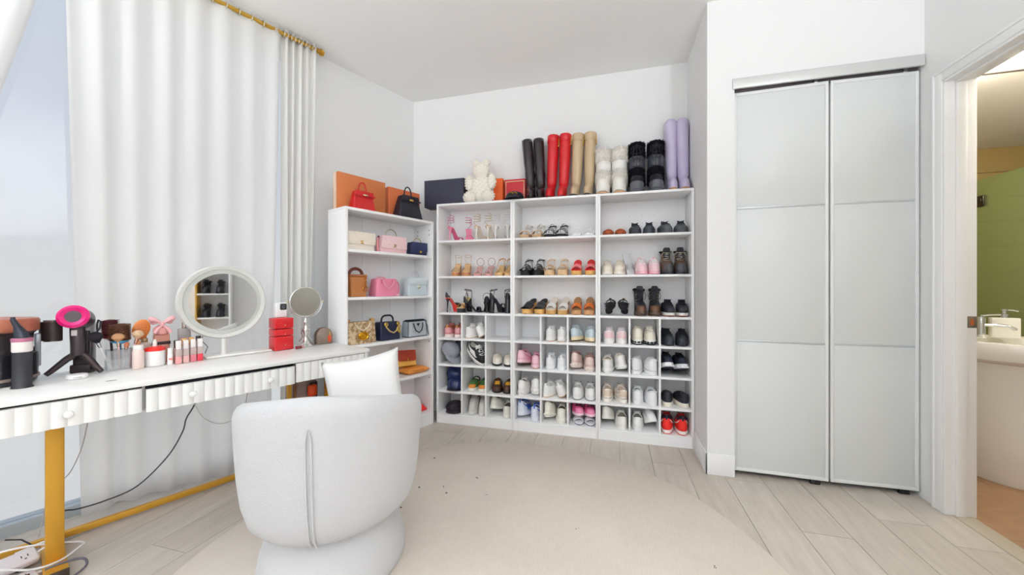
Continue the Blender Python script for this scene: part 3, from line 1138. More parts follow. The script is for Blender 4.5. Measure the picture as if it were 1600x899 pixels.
def lace_boot(label, group, up, sole, shaft_h=.17, lining='#3b3330', lace='#c9b79a', cuff=None, toe=None, hooks=True, patchc=None, fur=None, name='ankle_boot', L=.25, W=.092, ts=.034):
    t = new_shoe(name, label, 'boot', group)
    l = Last(L, W, ts, .115, .11, .004, .115, .07, 2.0, 1.5)
    cy = l.cy
    sh = [(cy + .002, .13, .056, .036, 0), (cy + .004, .16, .053, .036, 0), (cy + .002, ts + shaft_h, .057, .041, .006)]
    m, ring, c = upper_mesh(l, sh)
    m.build('upper', mat(up, .5, bump=.15, bscale=150), t, 70)
    lining_mesh(ring, c, .06).build('lining', mat(lining, .9), t, 70)
    sole_mesh(l, .012, ts + .002, 1.06).build('midsole', mat(sole, .6), t, 50)
    q = MB()
    ang = [2 * PI * k / 64 for k in range(64)]
    def lug_ring(z, kk):
        return [l.outline(a, kk * (1.03 if (k // 2) % 2 else .97)) + (z,) for k, a in enumerate(ang)]
    q.rings([lug_ring(0, 1.0), lug_ring(.013, 1.02)])
    q.build('lug_sole', mat(sole, .7), t)
    zt = ts + shaft_h
    # laces climb the front of the shaft
    q = MB()
    n = int((zt - .08) / .014)
    for i in range(n):
        f = i / max(1, n - 1)
        z = .085 + (zt - .10) * f
        y = -.035 + .03 * min(1, f * 2.0)
        y = l.cy - .058 - .035 * max(0, 1 - f * 2.2)
        s_ = 1 if i % 2 else -1
        q.tube([(-.022, y + .008, z - .003 * s_), (0, y - .004, z), (.022, y + .008, z + .003 * s_)], .0026, 5)
    for s_ in (-1, 1):
        q.tube([(0, l.cy - .064, zt - .02), (s_ * .03, l.cy - .075, zt - .015), (s_ * .045, l.cy - .06, zt - .05), (s_ * .04, l.cy - .055, zt - .085)], .0022, 5)
    q.build('laces', mat(lace, .8), t, 80)
    q = MB()
    tg = [[(-.024, l.cy - .055, zt - .06), (.024, l.cy - .055, zt - .06), (.024, l.cy - .048, zt - .06), (-.024, l.cy - .048, zt - .06)],
          [(-.026, l.cy - .060, zt + .012), (.026, l.cy - .060, zt + .012), (.026, l.cy - .052, zt + .012), (-.026, l.cy - .052, zt + .012)],
          [(-.018, l.cy - .060, zt + .026), (.018, l.cy - .060, zt + .026), (.018, l.cy - .053, zt + .026), (-.018, l.cy - .053, zt + .026)]]
    q.rings(tg).build('tongue', mat(cuff or up, .7), t)
    MB().box(-.010, .010, l.cy + .052, l.cy + .058, zt - .03, zt + .022, .002).build('heel_tab', mat(cuff or up, .7), t)
    if cuff:
        MB().tube([(math.sin(a) * .040, l.cy + .002 - math.cos(a) * .056, zt - .006 - .006 * math.cos(a)) for a in ANG], .009, 8, True).build('padded_cuff', mat(cuff, .9), t, 80)
    if toe:
        patch(l, -.8, .8, .04, .42, .002).build('toe_cap', mat(toe, .5), t, 80)
    if patchc:
        for s_ in (-1, 1):
            patch(l, s_ * 1.0, s_ * 2.3, .12, .75, .002).build('side_panel', mat(patchc, .6), t, 80)
    q = MB()
    for s_ in (-1, 1):
        for i in range(5):
            z = .10 + i * .022
            q.ell((s_ * .026, l.cy - .05 - .02 * max(0, 1 - i / 2), z), (.004, .004, .004), 8, 6)
    q.build('eyelets', mat('#c8a25a', .3, .9), t)
    return t

def tall_boot(label, group, up, sole, h=.46, heel=.0, name='knee_boot', rough=.3, hardware=None, flare=0.0, slant=0.0, buckle=False, lining='#2a2628', W=.08, L=.235, shaft_w=.052, fold=False, creases=False):
    t = new_shoe(name, label, 'boot', group)
    l = Last(L, W, .018 + heel * .25, .115, .115, .0, .105, .066, 2.0, 1.5, point=.12)
    cy = l.cy
    zs = [.15, .19, .24, .29, .34, .38, h - .03, h]
    rs = []
    for z in zs:
        f = (z - .15) / (h - .15)
        w = .041 + (shaft_w - .041) * min(1, f * 1.5) ** .8 + flare * f
        cr = (.004 * math.sin(z * 190) if creases and z < .30 else 0)
        rs.append((cy + .004 + .012 * f, z, w * 1.12 + cr, w + cr * .5, slant * f))
    m, ring, c = upper_mesh(l, rs)
    m.build('shaft', mat(up, rough, coat=.15), t, 70)
    lining_mesh(ring, c, .10).build('lining', mat(lining, .9), t, 70)
    sole_mesh(l, 0, .018 + heel * .25, 1.03).build('sole', mat(sole, .6), t, 50)
    if fold:
        z = h - .05
        w = shaft_w * 1.03
        MB().rings([[(math.sin(a) * w * k_, cy + .014 - math.cos(a) * w * 1.12 * k_, zz) for a in ANG] for k_, zz in ((1.02, h - .06), (1.06, h - .058), (1.06, h - .002), (1.02, h + .003))], False, False).build('folded_cuff', mat(up, rough, coat=.1), t, 60)
    if hardware:
        q = MB()
        for k in range(4):
            q.box(shaft_w * .93 + .001, shaft_w + .006, cy - .012 + .0 * k, cy + .006, h - .075 + k * .014, h - .067 + k * .014, .001)
        q.box(shaft_w * .95, shaft_w + .006, cy - .016, cy + .010, h - .095, h - .084, .001)
        q.build('buckle', mat(hardware, .25, 1.0), t)
    return t

def fur_boot(label, group, fur, mid, sole, h=.30, name='snow_boot', lace=None, sole2=None):
    t = new_shoe(name, label, 'boot', group)
    rnd = random.Random(5)
    l = Last(.25, .104, .078, .15, .15, .0, .125, .088, 2.0, 1.6)
    cy = l.cy
    m, ring, c = upper_mesh(l, [(cy, .16, .066, .054, 0), (cy, .21, .066, .055, 0), (cy, h - .02, .07, .060, 0), (cy, h, .066, .056, 0)])
    m.build('shaft', mat(fur, .9), t, 70)
    lining_mesh(ring, c, .08).build('lining', mat(fur, .95), t, 70)
    sole_mesh(l, .018, .082, 1.08).build('midsole', mat(sole, .7), t, 50)
    sole_mesh(l, 0, .018, 1.03).build('outsole', mat(sole2 or sole, .7), t, 50)
    # two fur bands made of real tufts
    for (z0, z1, w, front) in ((.082, .215, .060, 1), (h - .115, h + .006, .061, 0)):
        q = MB()
        q.rings([[(math.sin(a) * w * k_, cy - (.022 if front else 0) * max(0, math.cos(a)) - math.cos(a) * (w + .012) * k_, zz) for a in ANG] for k_, zz in ((.9, z0), (1.02, z0 + .008), (1.06, (z0 + z1) / 2), (1.02, z1 - .008), (.9, z1))], False, False)
        for k in range(900):
            a = rnd.uniform(0, 2 * PI)
            z = rnd.uniform(z0 + .002, z1 - .002)
            p = Vector((math.sin(a) * w * 1.03, cy - (.022 if front else 0) * max(0, math.cos(a)) - math.cos(a) * (w + .012) * 1.03, z))
            n = Vector((math.sin(a), -math.cos(a), rnd.uniform(-.6, .5))).normalized()
            s_ = n.orthogonal().normalized() * .003
            s2 = n.cross(s_).normalized() * .003
            tip = p + n * rnd.uniform(.006, .012)
            vs = [q.bm.verts.new(p + s_), q.bm.verts.new(p - s_ * .5 + s2), q.bm.verts.new(p - s_ * .5 - s2), q.bm.verts.new(tip)]
            for f in ((0, 1, 3), (1, 2, 3), (2, 0, 3)):
                q.bm.faces.new([vs[i] for i in f])
        q.build('fur_band', mat(fur, .95, spec=.1, vary=.25, vscale=40), t, 80)
    if lace:
        q = MB()
        for i in range(6):
            z = .12 + (h - .16) * i / 5
            q.tube([(-.03, cy - .078, z), (0, cy - .088, z + .008 * (1 if i % 2 else -1)), (.03, cy - .078, z)], .003, 5)
        q.tube([(0, cy - .089, .10), (0, cy - .090, .2), (0, cy - .089, h - .02)], .0026, 5)
        for s_ in (-1, 1):
            q.tube([(0, cy - .088, h - .04), (s_ * .022, cy - .095, h - .06), (s_ * .03, cy - .09, h - .12), (s_ * .018, cy - .088, h - .17)], .0026, 5)
            q.tube([(0, cy - .088, h - .05), (s_ * .04, cy - .085, h - .05), (s_ * .045, cy - .08, h - .09), (s_ * .008, cy - .09, h - .06)], .0026, 5)
        q.build('laces', mat(lace, .8), t, 80)
    if True:
        MB().rings([[(math.sin(a) * .061 * k_, cy - math.cos(a) * .075 * k_, zz) for a in ANG] for k_, zz in ((.97, .212), (1.02, .216), (1.02, h - .112), (.97, h - .108))], False, False).build('shaft_band', mat(mid, .4, coat=.2), t, 60)
    return t

# --- open shoes
WEDGE = [False]
def bed_z(t, toe, hh):
    """height of the footbed: t = 0 toe, 1 heel"""
    if WEDGE[0]:
        k = min(1, max(0, (t - .12) / .88)) ** 1.25
        return toe + (hh - toe) * k
    k = min(1, max(0, (t - .30) / .55))
    k = k * k * (3 - 2 * k)
    return toe + (hh - toe) * k
def bed_ring(t, Ls, Wd, toe, hh, th):
    y = -Ls / 2 + Ls * t
    wf = (.80 + .20 * math.exp(-((t - .28) / .22) ** 2)) * (math.sin(min(1, t / .16 + .12) * PI / 2) if t < .16 else 1) * (math.sqrt(max(.02, 1 - ((t - .74) / .27) ** 2)) if t > .74 else 1)
    wf *= 1 - .22 * math.exp(-((t - .6) / .14) ** 2)
    w = Wd / 2 * wf
    z = bed_z(t, toe, hh)
    return y, w, z
def strap_arc(y, w, z, h, n=9, lean=0.0):
    return [(-w * math.cos(PI * k / (n - 1)), y + lean * math.sin(PI * k / (n - 1)), z + h * math.sin(PI * k / (n - 1))) for k in range(n)]
def ribbon(m, pts, half, th=.0022, axis=(0, 1, 0)):
    """flat band following pts, its width along axis"""
    ax = Vector(axis)
    rs = []
    P = [Vector(p) for p in pts]
    for i, p in enumerate(P):
        t = (P[min(i + 1, len(P) - 1)] - P[max(i - 1, 0)]).normalized()
        n = t.cross(ax)
        n = n.normalized() if n.length > 1e-6 else Vector((0, 0, 1))
        rs.append([p + ax * half + n * th / 2, p + ax * half - n * th / 2, p - ax * half - n * th / 2, p - ax * half + n * th / 2])
    m.rings(rs)
    return m
def heel_shoe(label, group, col, bedc=None, hh=.125, plat=.0, heel='stiletto', Ls=.185, Wd=.076, rough=.3, toe='strap', ankle='strap', under=None,
              heelc=None, anklec=None, toec=None, name='high_heel', counter=False, spiral_r=.030, buckle=None, clear_toe=False):
    t = new_shoe(name, label, 'shoe', group)
    mcol = mat(col, rough, coat=.2)
    toe_z = plat + .012
    # footbed
    N = 16
    rs = []
    for i in range(N + 1):
        y, w, z = bed_ring(i / N, Ls, Wd, toe_z, hh + plat * .4, .006)
        rs.append([(-w, y, z), (w, y, z), (w, y, z - .005), (-w, y, z - .005)])
    MB().rings(rs).build('footbed', mat(bedc or col, .5), t, 60)
    # outsole or platform under the fore foot
    rs = []
    for i in range(N + 1):
        tt = i / N
        y, w, z = bed_ring(tt, Ls, Wd, toe_z, hh + plat * .4, .006)
        zb = z - .010
        if plat and tt < .46:
            zb = 0.0 if tt < .38 else z * (tt - .38) / .08 * .5
        elif tt < .32:
            zb = max(0.0, z - .012)
        rs.append([(-w * 1.02, y, z - .005), (w * 1.02, y, z - .005), (w * 1.0, y, zb), (-w * 1.0, y, zb)])
    MB().rings(rs).build('sole', mat(under or col, rough, coat=.3), t, 60)
    yh = Ls / 2 - .026
    zt = bed_z(.92, toe_z, hh + plat * .4) - .006
    if heel == 'stiletto':
        pr = [(.020, .019, zt), (.017, .015, zt - .012), (.010, .009, zt * .72), (.0065, .006, zt * .4), (.005, .005, .012), (.0062, .0062, .008), (.0062, .0062, 0)]
    elif heel == 'block':
        pr = [(.026, .024, zt), (.026, .022, zt * .6), (.026, .022, .004), (.025, .022, 0)]
    else:
        pr = [(.024, .024, zt), (.021, .022, zt * .6), (.022, .023, .004), (.021, .022, 0)]
    rs = []
    for (a_, b_, z) in pr:
        f = 1 - z / zt
        rs.append([(a_ * math.cos(2 * PI * k / 12), yh + .010 * f + b_ * math.sin(2 * PI * k / 12), z) for k in range(12)])
    MB().rings(rs).build('heel', mat(heelc or col, .25, coat=.4), t, 60)
    # toe
    mt = mat_glass('#eef0f2', .62, .12, 'clear_vinyl_' + label[:12]) if clear_toe else mat(toec or col, rough, coat=.2)
    if toe == 'strap':
        m = MB()
        ribbon(m, strap_arc(-Ls / 2 + .040, Wd * .49, toe_z - .002, .038), .012)
        m.build('toe_strap', mt, t, 70)
    elif toe == 'double':
        m = MB()
        ribbon(m, strap_arc(-Ls / 2 + .030, Wd * .45, toe_z - .002, .034), .006)
        ribbon(m, strap_arc(-Ls / 2 + .062, Wd * .48, toe_z + .004, .044), .006)
        m.build('toe_strap', mt, t, 70)
    elif toe == 'cross':
        m = MB()
        for s_ in (-1, 1):
            m.tube([(s_ * Wd * .46, -Ls / 2 + .03, toe_z), (s_ * .012, -Ls / 2 + .05, toe_z + .036), (-s_ * Wd * .40, -Ls / 2 + .08, toe_z + .012)], .0035, 6)
        m.build('toe_strap', mt, t, 70)
    elif toe == 'closed':
        l = Last(Ls * .52, Wd * 1.0, .0, .045, .052, 0, Ls * .22, Wd * .62, 1.6, 1.5, point=.25)
        m = MB()
        g = []
        for i in range(7):
            u = i / 6
            g.append([l.surf(-2.0 + 4.0 * j / 14, u) + Vector((0, -Ls * .24, toe_z - .006)) for j in range(15)])
        m.sheet(g)
        o = m.build('toe_box', mt, t, 80)
        o.modifiers.new('thick', 'SOLIDIFY').thickness = .003
    zhe = bed_z(1, toe_z, hh + plat * .4)
    if counter:
        g = []
        for i in range(5):
            u = i / 4
            row = []
            for j in range(13):
                a = -1.5 + 3.0 * j / 12
                row.append((math.sin(a) * Wd * .37 * (1 - .12 * u), Ls / 2 - .034 + math.cos(a) * .034 * (1 - .05 * u) , zhe - .006 + (.055 - .022 * abs(math.sin(a)) ** 1.5) * u - (.02 * (1 - math.cos(a)) if abs(a) > .8 else 0)))
            g.append(row)
        o = MB().sheet(g).build('heel_counter', mcol, t, 80)
        o.modifiers.new('thick', 'SOLIDIFY').thickness = .003
    ma = mat(anklec or col, rough, coat=.2)
    yc = Ls / 2 - .040
    if ankle == 'strap':
        m = MB()
        ring = [(math.sin(2 * PI * k / 20) * .030, yc - math.cos(2 * PI * k / 20) * .034, zhe + .066 + .008 * math.cos(2 * PI * k / 20)) for k in range(20)]
        m.tube(ring, .0035, 6, True)
        for s_ in (-1, 1):
            m.tube([(s_ * .026, Ls / 2 - .018, zhe - .002), (s_ * .027, Ls / 2 - .02, zhe + .03), (s_ * .029, Ls / 2 - .028, zhe + .062)], .003, 6)
        m.build('ankle_strap', ma, t, 80)
    elif ankle == 'loop':
        m = MB()
        m.tube([(math.sin(2 * PI * k / 24) * .034, yc + .01, zhe + .038 + math.cos(2 * PI * k / 24) * .036) for k in range(24)], .0026, 6, True)
        m.build('ankle_strap', ma, t, 80)
    elif ankle == 'sling':
        m = MB()
        ribbon(m, [(math.sin(a) * .032, Ls / 2 - .045 + math.cos(a) * .038, zhe + .035 + .028 * (1 - abs(a) / 1.9)) for a in [-1.9 + 3.8 * k / 14 for k in range(15)]], .005, axis=(0, 0, 1))
        ribbon(m, strap_arc(Ls / 2 - .075, .032, zhe - .01, .068), .005)
        m.build('ankle_strap', ma, t, 80)
    elif ankle == 'spiral':
        m = MB()
        pts = [(-.012, Ls / 2 - .012, zhe + .0), (.006, Ls / 2 - .004, zhe + .016), (.022, Ls / 2 - .012, zhe + .034)]
        for k in range(44):
            a = .5 + k * 2 * PI / 15
            pts.append((math.sin(a) * spiral_r, yc + .006 + math.cos(a) * spiral_r, zhe + .040 + .066 * k / 44))
        m.tube(pts, .0024, 6)
        m.build('spiral_wrap', ma, t, 80)
    if buckle:
        MB().box(.028, .034, yc - .008, yc + .008, zhe + .058, zhe + .074, .002).build('buckle', mat(buckle, .25, 1), t)
    return t

def platform_sandal(label, group, col, solec, bedc=None, toe=('wide',), back='sling', sole_h=.04, heel_h=.055, rough=.35, name='sandal', edge=None, dots=None, Ls=.225, Wd=.086, strap2=None, buckle=None):
    t = new_shoe(name, label, 'shoe', group)
    WEDGE[0] = back is None
    N = 16
    rs, re = [], []
    for i in range(N + 1):
        y, w, z = bed_ring(i / N, Ls, Wd, sole_h, heel_h, 0)
        w *= 1.0
        rs.append([(-w, y, z - .004), (w, y, z - .004), (w * .97, y, 0.0 if i not in (0,) else .008), (-w * .97, y, 0.0 if i not in (0,) else .008)])
        re.append([(-w * .98, y, z), (w * .98, y, z), (w * .98, y, z - .004), (-w * .98, y, z - .004)])
    MB().rings(rs).build('sole', mat(solec, .7, bump=.2, bscale=200), t, 60)
    MB().rings(re).build('footbed', mat(bedc or col, .6), t, 60)
    if edge:
        pts = []
        for i in range(N + 1):
            y, w, z = bed_ring(i / N, Ls, Wd, sole_h, heel_h, 0)
            pts.append((w, y, z - .005))
        pts += [(-p[0], p[1], p[2]) for p in reversed(pts)]
        MB().tube(pts, .0035, 6, True).build('welt', mat(edge, .6), t, 80)
    mc = mat(col, rough, coat=.1)
    def shell(y0, y1, h0, h1, nm, m_=mc, notch=False, k0=1.0):
        g = []
        for i in range(7):
            f = i / 6
            y = y0 + (y1 - y0) * f
            w = Wd * (.50 if y < 0 else .46)
            z = bed_z((y + Ls / 2) / Ls, sole_h, heel_h) - .004
            h = h0 + (h1 - h0) * f
            row = strap_arc(y, w, z, h, 13)
            if notch:
                # cut-away middle: pull the edge rows back to give the H shape
                row = [(p[0], p[1] + (.030 if i == 0 else (-.024 if i == 6 else 0)) * max(0, 1 - abs(p[0]) / (w * .55)) * 1.0 + (.012 if i == 0 else (-.012 if i == 6 else 0)) * max(0, (abs(p[0]) / w - .86) / .14), p[2]) for p in row]
            g.append(row)
        o = MB().sheet(g).build(nm, m_, t, 80)
        o.modifiers.new('thick', 'SOLIDIFY').thickness = .003
    for k in toe:
        if k == 'wide':
            shell(-Ls / 2 + .028, -Ls / 2 + .085, .036, .050, 'toe_strap')
        elif k == 'H':
            shell(-Ls / 2 + .026, -Ls / 2 + .095, .032, .034, 'toe_strap', mc, True)
        elif k == 'clog':
            shell(-Ls / 2 + .004, -Ls / 2 + .105, .022, .040, 'toe_strap')
        elif k == 'front':
            shell(-Ls / 2 + .02, -Ls / 2 + .055, .034, .042, 'toe_strap')
        elif k == 'mid':
            shell(-Ls / 2 + .075, -Ls / 2 + .100, .052, .056, 'instep_strap', mat(strap2 or col, rough, coat=.1))
    zhe = bed_z(1, sole_h, heel_h)
    if back == 'sling':
        m = MB()
        ribbon(m, [(math.sin(a) * .034, Ls / 2 - .052 + math.cos(a) * .045, zhe + .05 + .018 * math.cos(a)) for a in [-1.75 + 3.5 * k_ / 14 for k_ in range(15)]], .006, axis=(0, 0, 1))
        ribbon(m, strap_arc(Ls / 2 - .066, .034, zhe - .006, .082), .007)
        m.build('ankle_strap', mat(strap2 or col, rough, coat=.1), t, 80)
    if dots:
        q = MB()
        for j in range(3):
            for k_ in range(7):
                a = PI * (k_ + 1) / 8
                y = -Ls / 2 + .032 + j * .022
                z = bed_z((y + Ls / 2) / Ls, sole_h, heel_h)
                q.ell((-Wd * .5 * math.cos(a), y, z + (.037 + .005 * j) * math.sin(a)), (.0042, .0042, .0042), 6, 5)
        q.build('studs', mat(dots, .3, .6), t)
    if buckle:
        MB().ell((0, -Ls / 2 + .06, sole_h + .052), (.012, .012, .004), 12, 6).build('buckle', mat(buckle, .25, 1), t)
    WEDGE[0] = False
    return t

def flat_slide(label, group, col, solec, name='slide', band='#20304e'):
    t = new_shoe(name, label, 'shoe', group)
    l = Last(.235, .088, .02, .1, .1)
    sole_mesh(l, 0, .020, 1.0).build('sole', mat(solec, .7), t, 50)
    g = [strap_arc(-.075 + .06 * i / 5, .043, .012, .034 + .01 * i / 5, 11) for i in range(6)]
    o = MB().sheet(g).build('strap', mat(col, .5), t, 80)
    o.modifiers.new('thick', 'SOLIDIFY').thickness = .003
    MB().tube([l.outline(a, 1.0) + (.010,) for a in ANG], .003, 6, True).build('edge_stripe', mat(band, .6), t, 80)
    return t

def closed_slip(label, group, up, sole, name='loafer', lining='#caa27c', H=.075, seam=None, L=.23, W=.086, fluffy=False, mark=None, ts=.016, front=False):
    t = new_shoe(name, label, 'shoe', group)
    l = Last(L, W, ts, H, H * .9, .01, .115, .066, 1.8, 1.5)
    m, ring, c = upper_mesh(l)
    m.build('upper', mat(up, .55 if not fluffy else .95, bump=.5 if fluffy else .1, bscale=120), t, 70)
    lining_mesh(ring, c, .03).build('lining', mat(lining, .9), t, 70)
    sole_mesh(l, 0, ts + .002, 1.04).build('sole', mat(sole, .7), t, 50)
    if seam:
        m = MB()
        m.tube([l.off(-1.2 + 2.4 * j / 12, .30, .001) for j in range(13)], .002, 6)
        m.build('toe_seam', mat(seam, .6), t, 80)
    if mark:
        patch(l, -.5, .5, .55, .85, .002).build('vamp_patch', mat(mark, .5), t, 80)
    return t

def cap(label, group, col, brim=None, name='baseball_cap', rough=.6, front=None, sq=1.0):
    t = new_shoe(name, label, 'cap', group)
    R0 = .082
    rs = []
    for i in range(9):
        f = i / 8
        rr = R0 * math.cos(f * PI / 2 * .97) ** .62
        rs.append([(math.sin(a) * rr, -math.cos(a) * rr * 1.12, .004 + .088 * sq * math.sin(f * PI / 2)) for a in ANG])
    MB().rings(rs, False, True).build('crown', mat(col, rough, coat=.15 if rough < .45 else 0), t, 70)
    g = []
    for i in range(6):
        f = i / 5
        row = []
        for j in range(15):
            a = -1.15 + 2.3 * j / 14
            rr = R0 * 1.1 + .062 * f * math.cos(a * .8)
            row.append((math.sin(a) * R0 * (1.0 + .05 * f), -math.cos(a) * R0 * 1.1 - .068 * f * math.cos(a * 1.05) ** .8 if abs(a) < 1.4 else 0, .006 - .012 * (a / 1.15) ** 2 - .006 * f + .010))
        g.append(row)
    o = MB().sheet(g).build('brim', mat(brim or col, rough), t, 80)
    o.modifiers.new('thick', 'SOLIDIFY').thickness = .003
    MB().ell((0, 0, .094 * sq), (.006, .006, .003), 8, 5).build('button', mat(col, rough), t)
    q = MB()
    for k_ in range(6):
        a = 2 * PI * k_ / 6 + .5
        q.tube([(math.sin(a) * R0 * 1.005 * math.cos(f * PI / 2 * .97) ** .62, -math.cos(a) * R0 * 1.125 * math.cos(f * PI / 2 * .97) ** .62, .004 + .0885 * sq * math.sin(f * PI / 2)) for f in [i / 7 for i in range(8)]], .0014, 5)
    q.build('panel_seams', mat(col, .8), t)
    if front:
        q = MB()
        q.tube([(-.03, -R0 * 1.12, .045), (-.012, -R0 * 1.14, .055), (0, -R0 * 1.14, .042), (.014, -R0 * 1.14, .055), (.034, -R0 * 1.10, .040)], .005, 6)
        q.tube([(-.05, -R0 * .98, .016), (0, -R0 * 1.16, .018), (.05, -R0 * .98, .016)], .0035, 6)
        q.build('gold_badge', mat(front, .25, 1), t)
    return t

def sx(u, y=3.06):
    """metres along the rack front for a column of the photograph"""
    t = (u - 800) / 580
    c_, s_ = math.cos(R(YAW)), math.sin(R(YAW))
    return y * (c_ * t - s_) / (s_ * t + c_)

FITLOG = []
BAYS = {}
def world_box(root):
    Rm = Euler(root.rotation_euler).to_matrix()
    lo, hi = [1e9] * 3, [-1e9] * 3
    for ch in root.children:
        for o in [ch] + list(ch.children):
            if o.type != 'MESH':
                continue
            for v in o.data.vertices:
                w = Rm @ v.co
                for i in range(3):
                    lo[i] = min(lo[i], w[i] + root.location[i])
                    hi[i] = max(hi[i], w[i] + root.location[i])
    return lo, hi
def put(root, u, z, rz=0, rx=0, ry=0, y=3.15):
    """stand a shoe on its shelf and nudge it clear of the sides and back of its compartment"""
    settle(root, sx(u, 3.05), y, z, (R(rx), R(ry), R(rz)))
    lo, hi = world_box(root)
    k = max([i for i in range(3) if root.location.x > UX[i]] + [0])
    wi = [.6995, .6995, .696][k]
    a, b = UX[k] + T, UX[k] + wi - T
    if z < .9:
        w3 = (b - a) / 3
        c = min(2, max(0, int((root.location.x - a) / w3)))
        a, b = a + w3 * c + (.0075 if c else 0), a + w3 * (c + 1) - (.0075 if c < 2 else 0)
    if z < 1.9:
        if hi[0] - lo[0] > b - a:
            FITLOG.append((root.name, root['label'], 'wide', hi[0] - lo[0], b - a))
        dx = max(0, a + .001 - lo[0]) - max(0, hi[0] - b + .001)
        root.location.x += dx
        up = min([q for q in SH + [RTOP] if q > z + .01] + [9]) - T
        if hi[2] > up:
            FITLOG.append((root.name, root['label'], 'tall', hi[2] - z, up - z))
    if z > 1.9:
        a, b = UX[0], .581
        root.location.x -= max(0, hi[0] - b + .001)
    BAYS.setdefault((round(a, 3), round(z, 2)), [a, b, []])[2].append(root)
    dy = -max(0, hi[1] - (RACK_Y + .268))
    if lo[1] + dy < RACK_Y - .02:
        FITLOG.append((root.name, root['label'], 'deep', hi[1] - lo[1]))
    root.location.y += dy
    return root
def pair(root, z, p1, p2, y=3.15):
    """stand a shoe and its twin: p = (column, turn, tilt x, tilt y)"""
    q = dup(root)
    def go(o, p):
        p = list(p) + [0] * (4 - len(p))
        yy = p[4] if len(p) > 4 else y
        put(o, p[0], z, p[1], p[2], p[3], yy)
    go(root, p1)
    go(q, p2)
    return root, q

def spread_bays():
    """nudge neighbours in one compartment sideways until their surfaces no longer meet"""
    from mathutils.bvhtree import BVHTree
    for key, (a, b, roots) in BAYS.items():
        if len(roots) < 2:
            continue
        data = {}
        for r in roots:
            Rm = Euler(r.rotation_euler).to_matrix()
            vs, fs = [], []
            for ch in r.children:
                for o in [ch] + list(ch.children):
                    k = len(vs)
                    vs += [Rm @ v.co for v in o.data.vertices]
                    fs += [[k + i for i in p.vertices] for p in o.data.polygons]
            lo = [min(v[i] for v in vs) for i in range(3)]
            hi = [max(v[i] for v in vs) for i in range(3)]
            data[r.name] = [vs, fs, lo, hi, None]
        def tree(r):
            d = data[r.name]
            if d[4] is None:
                L = r.location
                d[4] = BVHTree.FromPolygons([v + L for v in d[0]], d[1])
            return d[4]
        def room(r, dx):
            d = data[r.name]
            if dx < 0:
                dx = max(dx, min(0, a + .001 - (r.location.x + d[2][0])))
            else:
                dx = min(dx, max(0, b - .001 - (r.location.x + d[3][0])))
            if dx:
                r.location.x += dx
                d[4] = None
            return dx
        for it in range(36):
            moved = False
            rs = sorted(roots, key=lambda r: r.location.x)
            for p, q in zip(rs, rs[1:]):
                dp, dq = data[p.name], data[q.name]
                if any(min(dp[3][i] + p.location[i], dq[3][i] + q.location[i]) <= max(dp[2][i] + p.location[i], dq[2][i] + q.location[i]) for i in range(3)):
                    continue
                if tree(p).overlap(tree(q)):
                    st = .0022
                    g1, g2 = room(p, -st), room(q, st)
                    moved = moved or bool(g1) or bool(g2)
            if not moved:
                break
# ---------------------------------------------------------------- shoes on the three racks
S1, S2, S3, R1, R2, R3, R4 = SH
TOPZ = RTOP
# rack beside the bookcase, top shelf: spiral heels
pk = heel_shoe('pink high heel with a spiral ankle wrap on the top rack shelf', 'pair of pink spiral heels', '#d6577f', '#e88aa6', hh=.125, toe='strap', ankle='spiral', name='high_heel', anklec='#c25b7c', heelc='#d98ba4', toec='#c43c6c')
q = dup(pk)
put(pk, 706, S1, 155, y=3.14)
put(q, 727, S1, 25, y=3.14)
gd = heel_shoe('gold high heel with a spiral ankle wrap and clear heel', 'pair of gold spiral heels', '#c48a45', '#c99052', hh=.125, toe='strap', ankle='spiral', anklec='#b9a16a', heelc='#e2dccf', under='#d8cfc0')
pair(gd, S1, (745, 168), (762, 172))
sv = heel_shoe('silver high heel with a pale spiral wrap beside the gold ones', 'pair of silver spiral heels', '#d9d6d0', '#dedad3', hh=.125, toe='strap', ankle='spiral', anklec='#dfe0df', heelc='#e6e4e0')
pair(sv, S1, (779, 165), (793, 178))
# second shelf
nd = heel_shoe('nude brown platform heel with a thin ankle strap', 'pair of nude platform heels', '#b97b4d', '#d9b384', hh=.11, plat=.028, heel='block', toe='strap', ankle='strap', anklec='#d8c9b8', buckle='#d8d2c4')
pair(nd, S2, (707, 12), (723, 12))
ro = heel_shoe('rose high heel with a clear toe and round ankle loop', 'pair of rose loop heels', '#c98f8a', '#c79b95', hh=.09, plat=.008, toe='cross', ankle='loop', anklec='#b4847e', toec='#e6c0bc')
pair(ro, S2, (742, 5), (759, 0))
tn = heel_shoe('tan block heel sandal with a crossed instep beside the rose heels', 'pair of tan block sandals', '#d6ac72', '#d9b682', hh=.095, plat=.012, heel='block', toe='cross', ankle='sling', anklec='#c78e58')
pair(tn, S2, (777, 0), (793, 5))
# third shelf: black heels
rs_ = heel_shoe('black patent stiletto with a red sole turned heel outwards', None, '#15161f', '#c9a071', hh=.12, plat=.03, toe='closed', ankle=None, counter=True, under='#e0201c')
put(rs_, 703, S3, 150, y=3.14)
rs2 = heel_shoe('black platform heel with a beige footbed beside the red soled stiletto', None, '#14151c', '#e0c28c', hh=.12, plat=.03, toe='strap', ankle='strap', heel='block', toec='#b9773a', anklec='#3a2c22')
put(rs2, 723, S3, -15, y=3.14)
bs = heel_shoe('black suede heel with a looping ankle strap', 'pair of black suede heels', '#14151f', '#20212c', hh=.10, toe='strap', ankle='loop', counter=True, rough=.7, anklec='#20222c')
q = dup(bs)
put(bs, 736, S3, 130, y=3.13)
put(q, 757, S3, 195, y=3.16)
bp = heel_shoe('black platform heel with an open ankle strap and gold stud', 'pair of black platform heels', '#12131b', '#191a22', hh=.12, plat=.032, heel='block', toe='strap', ankle='strap', counter=True, buckle='#d2b06a')
q = dup(bp)
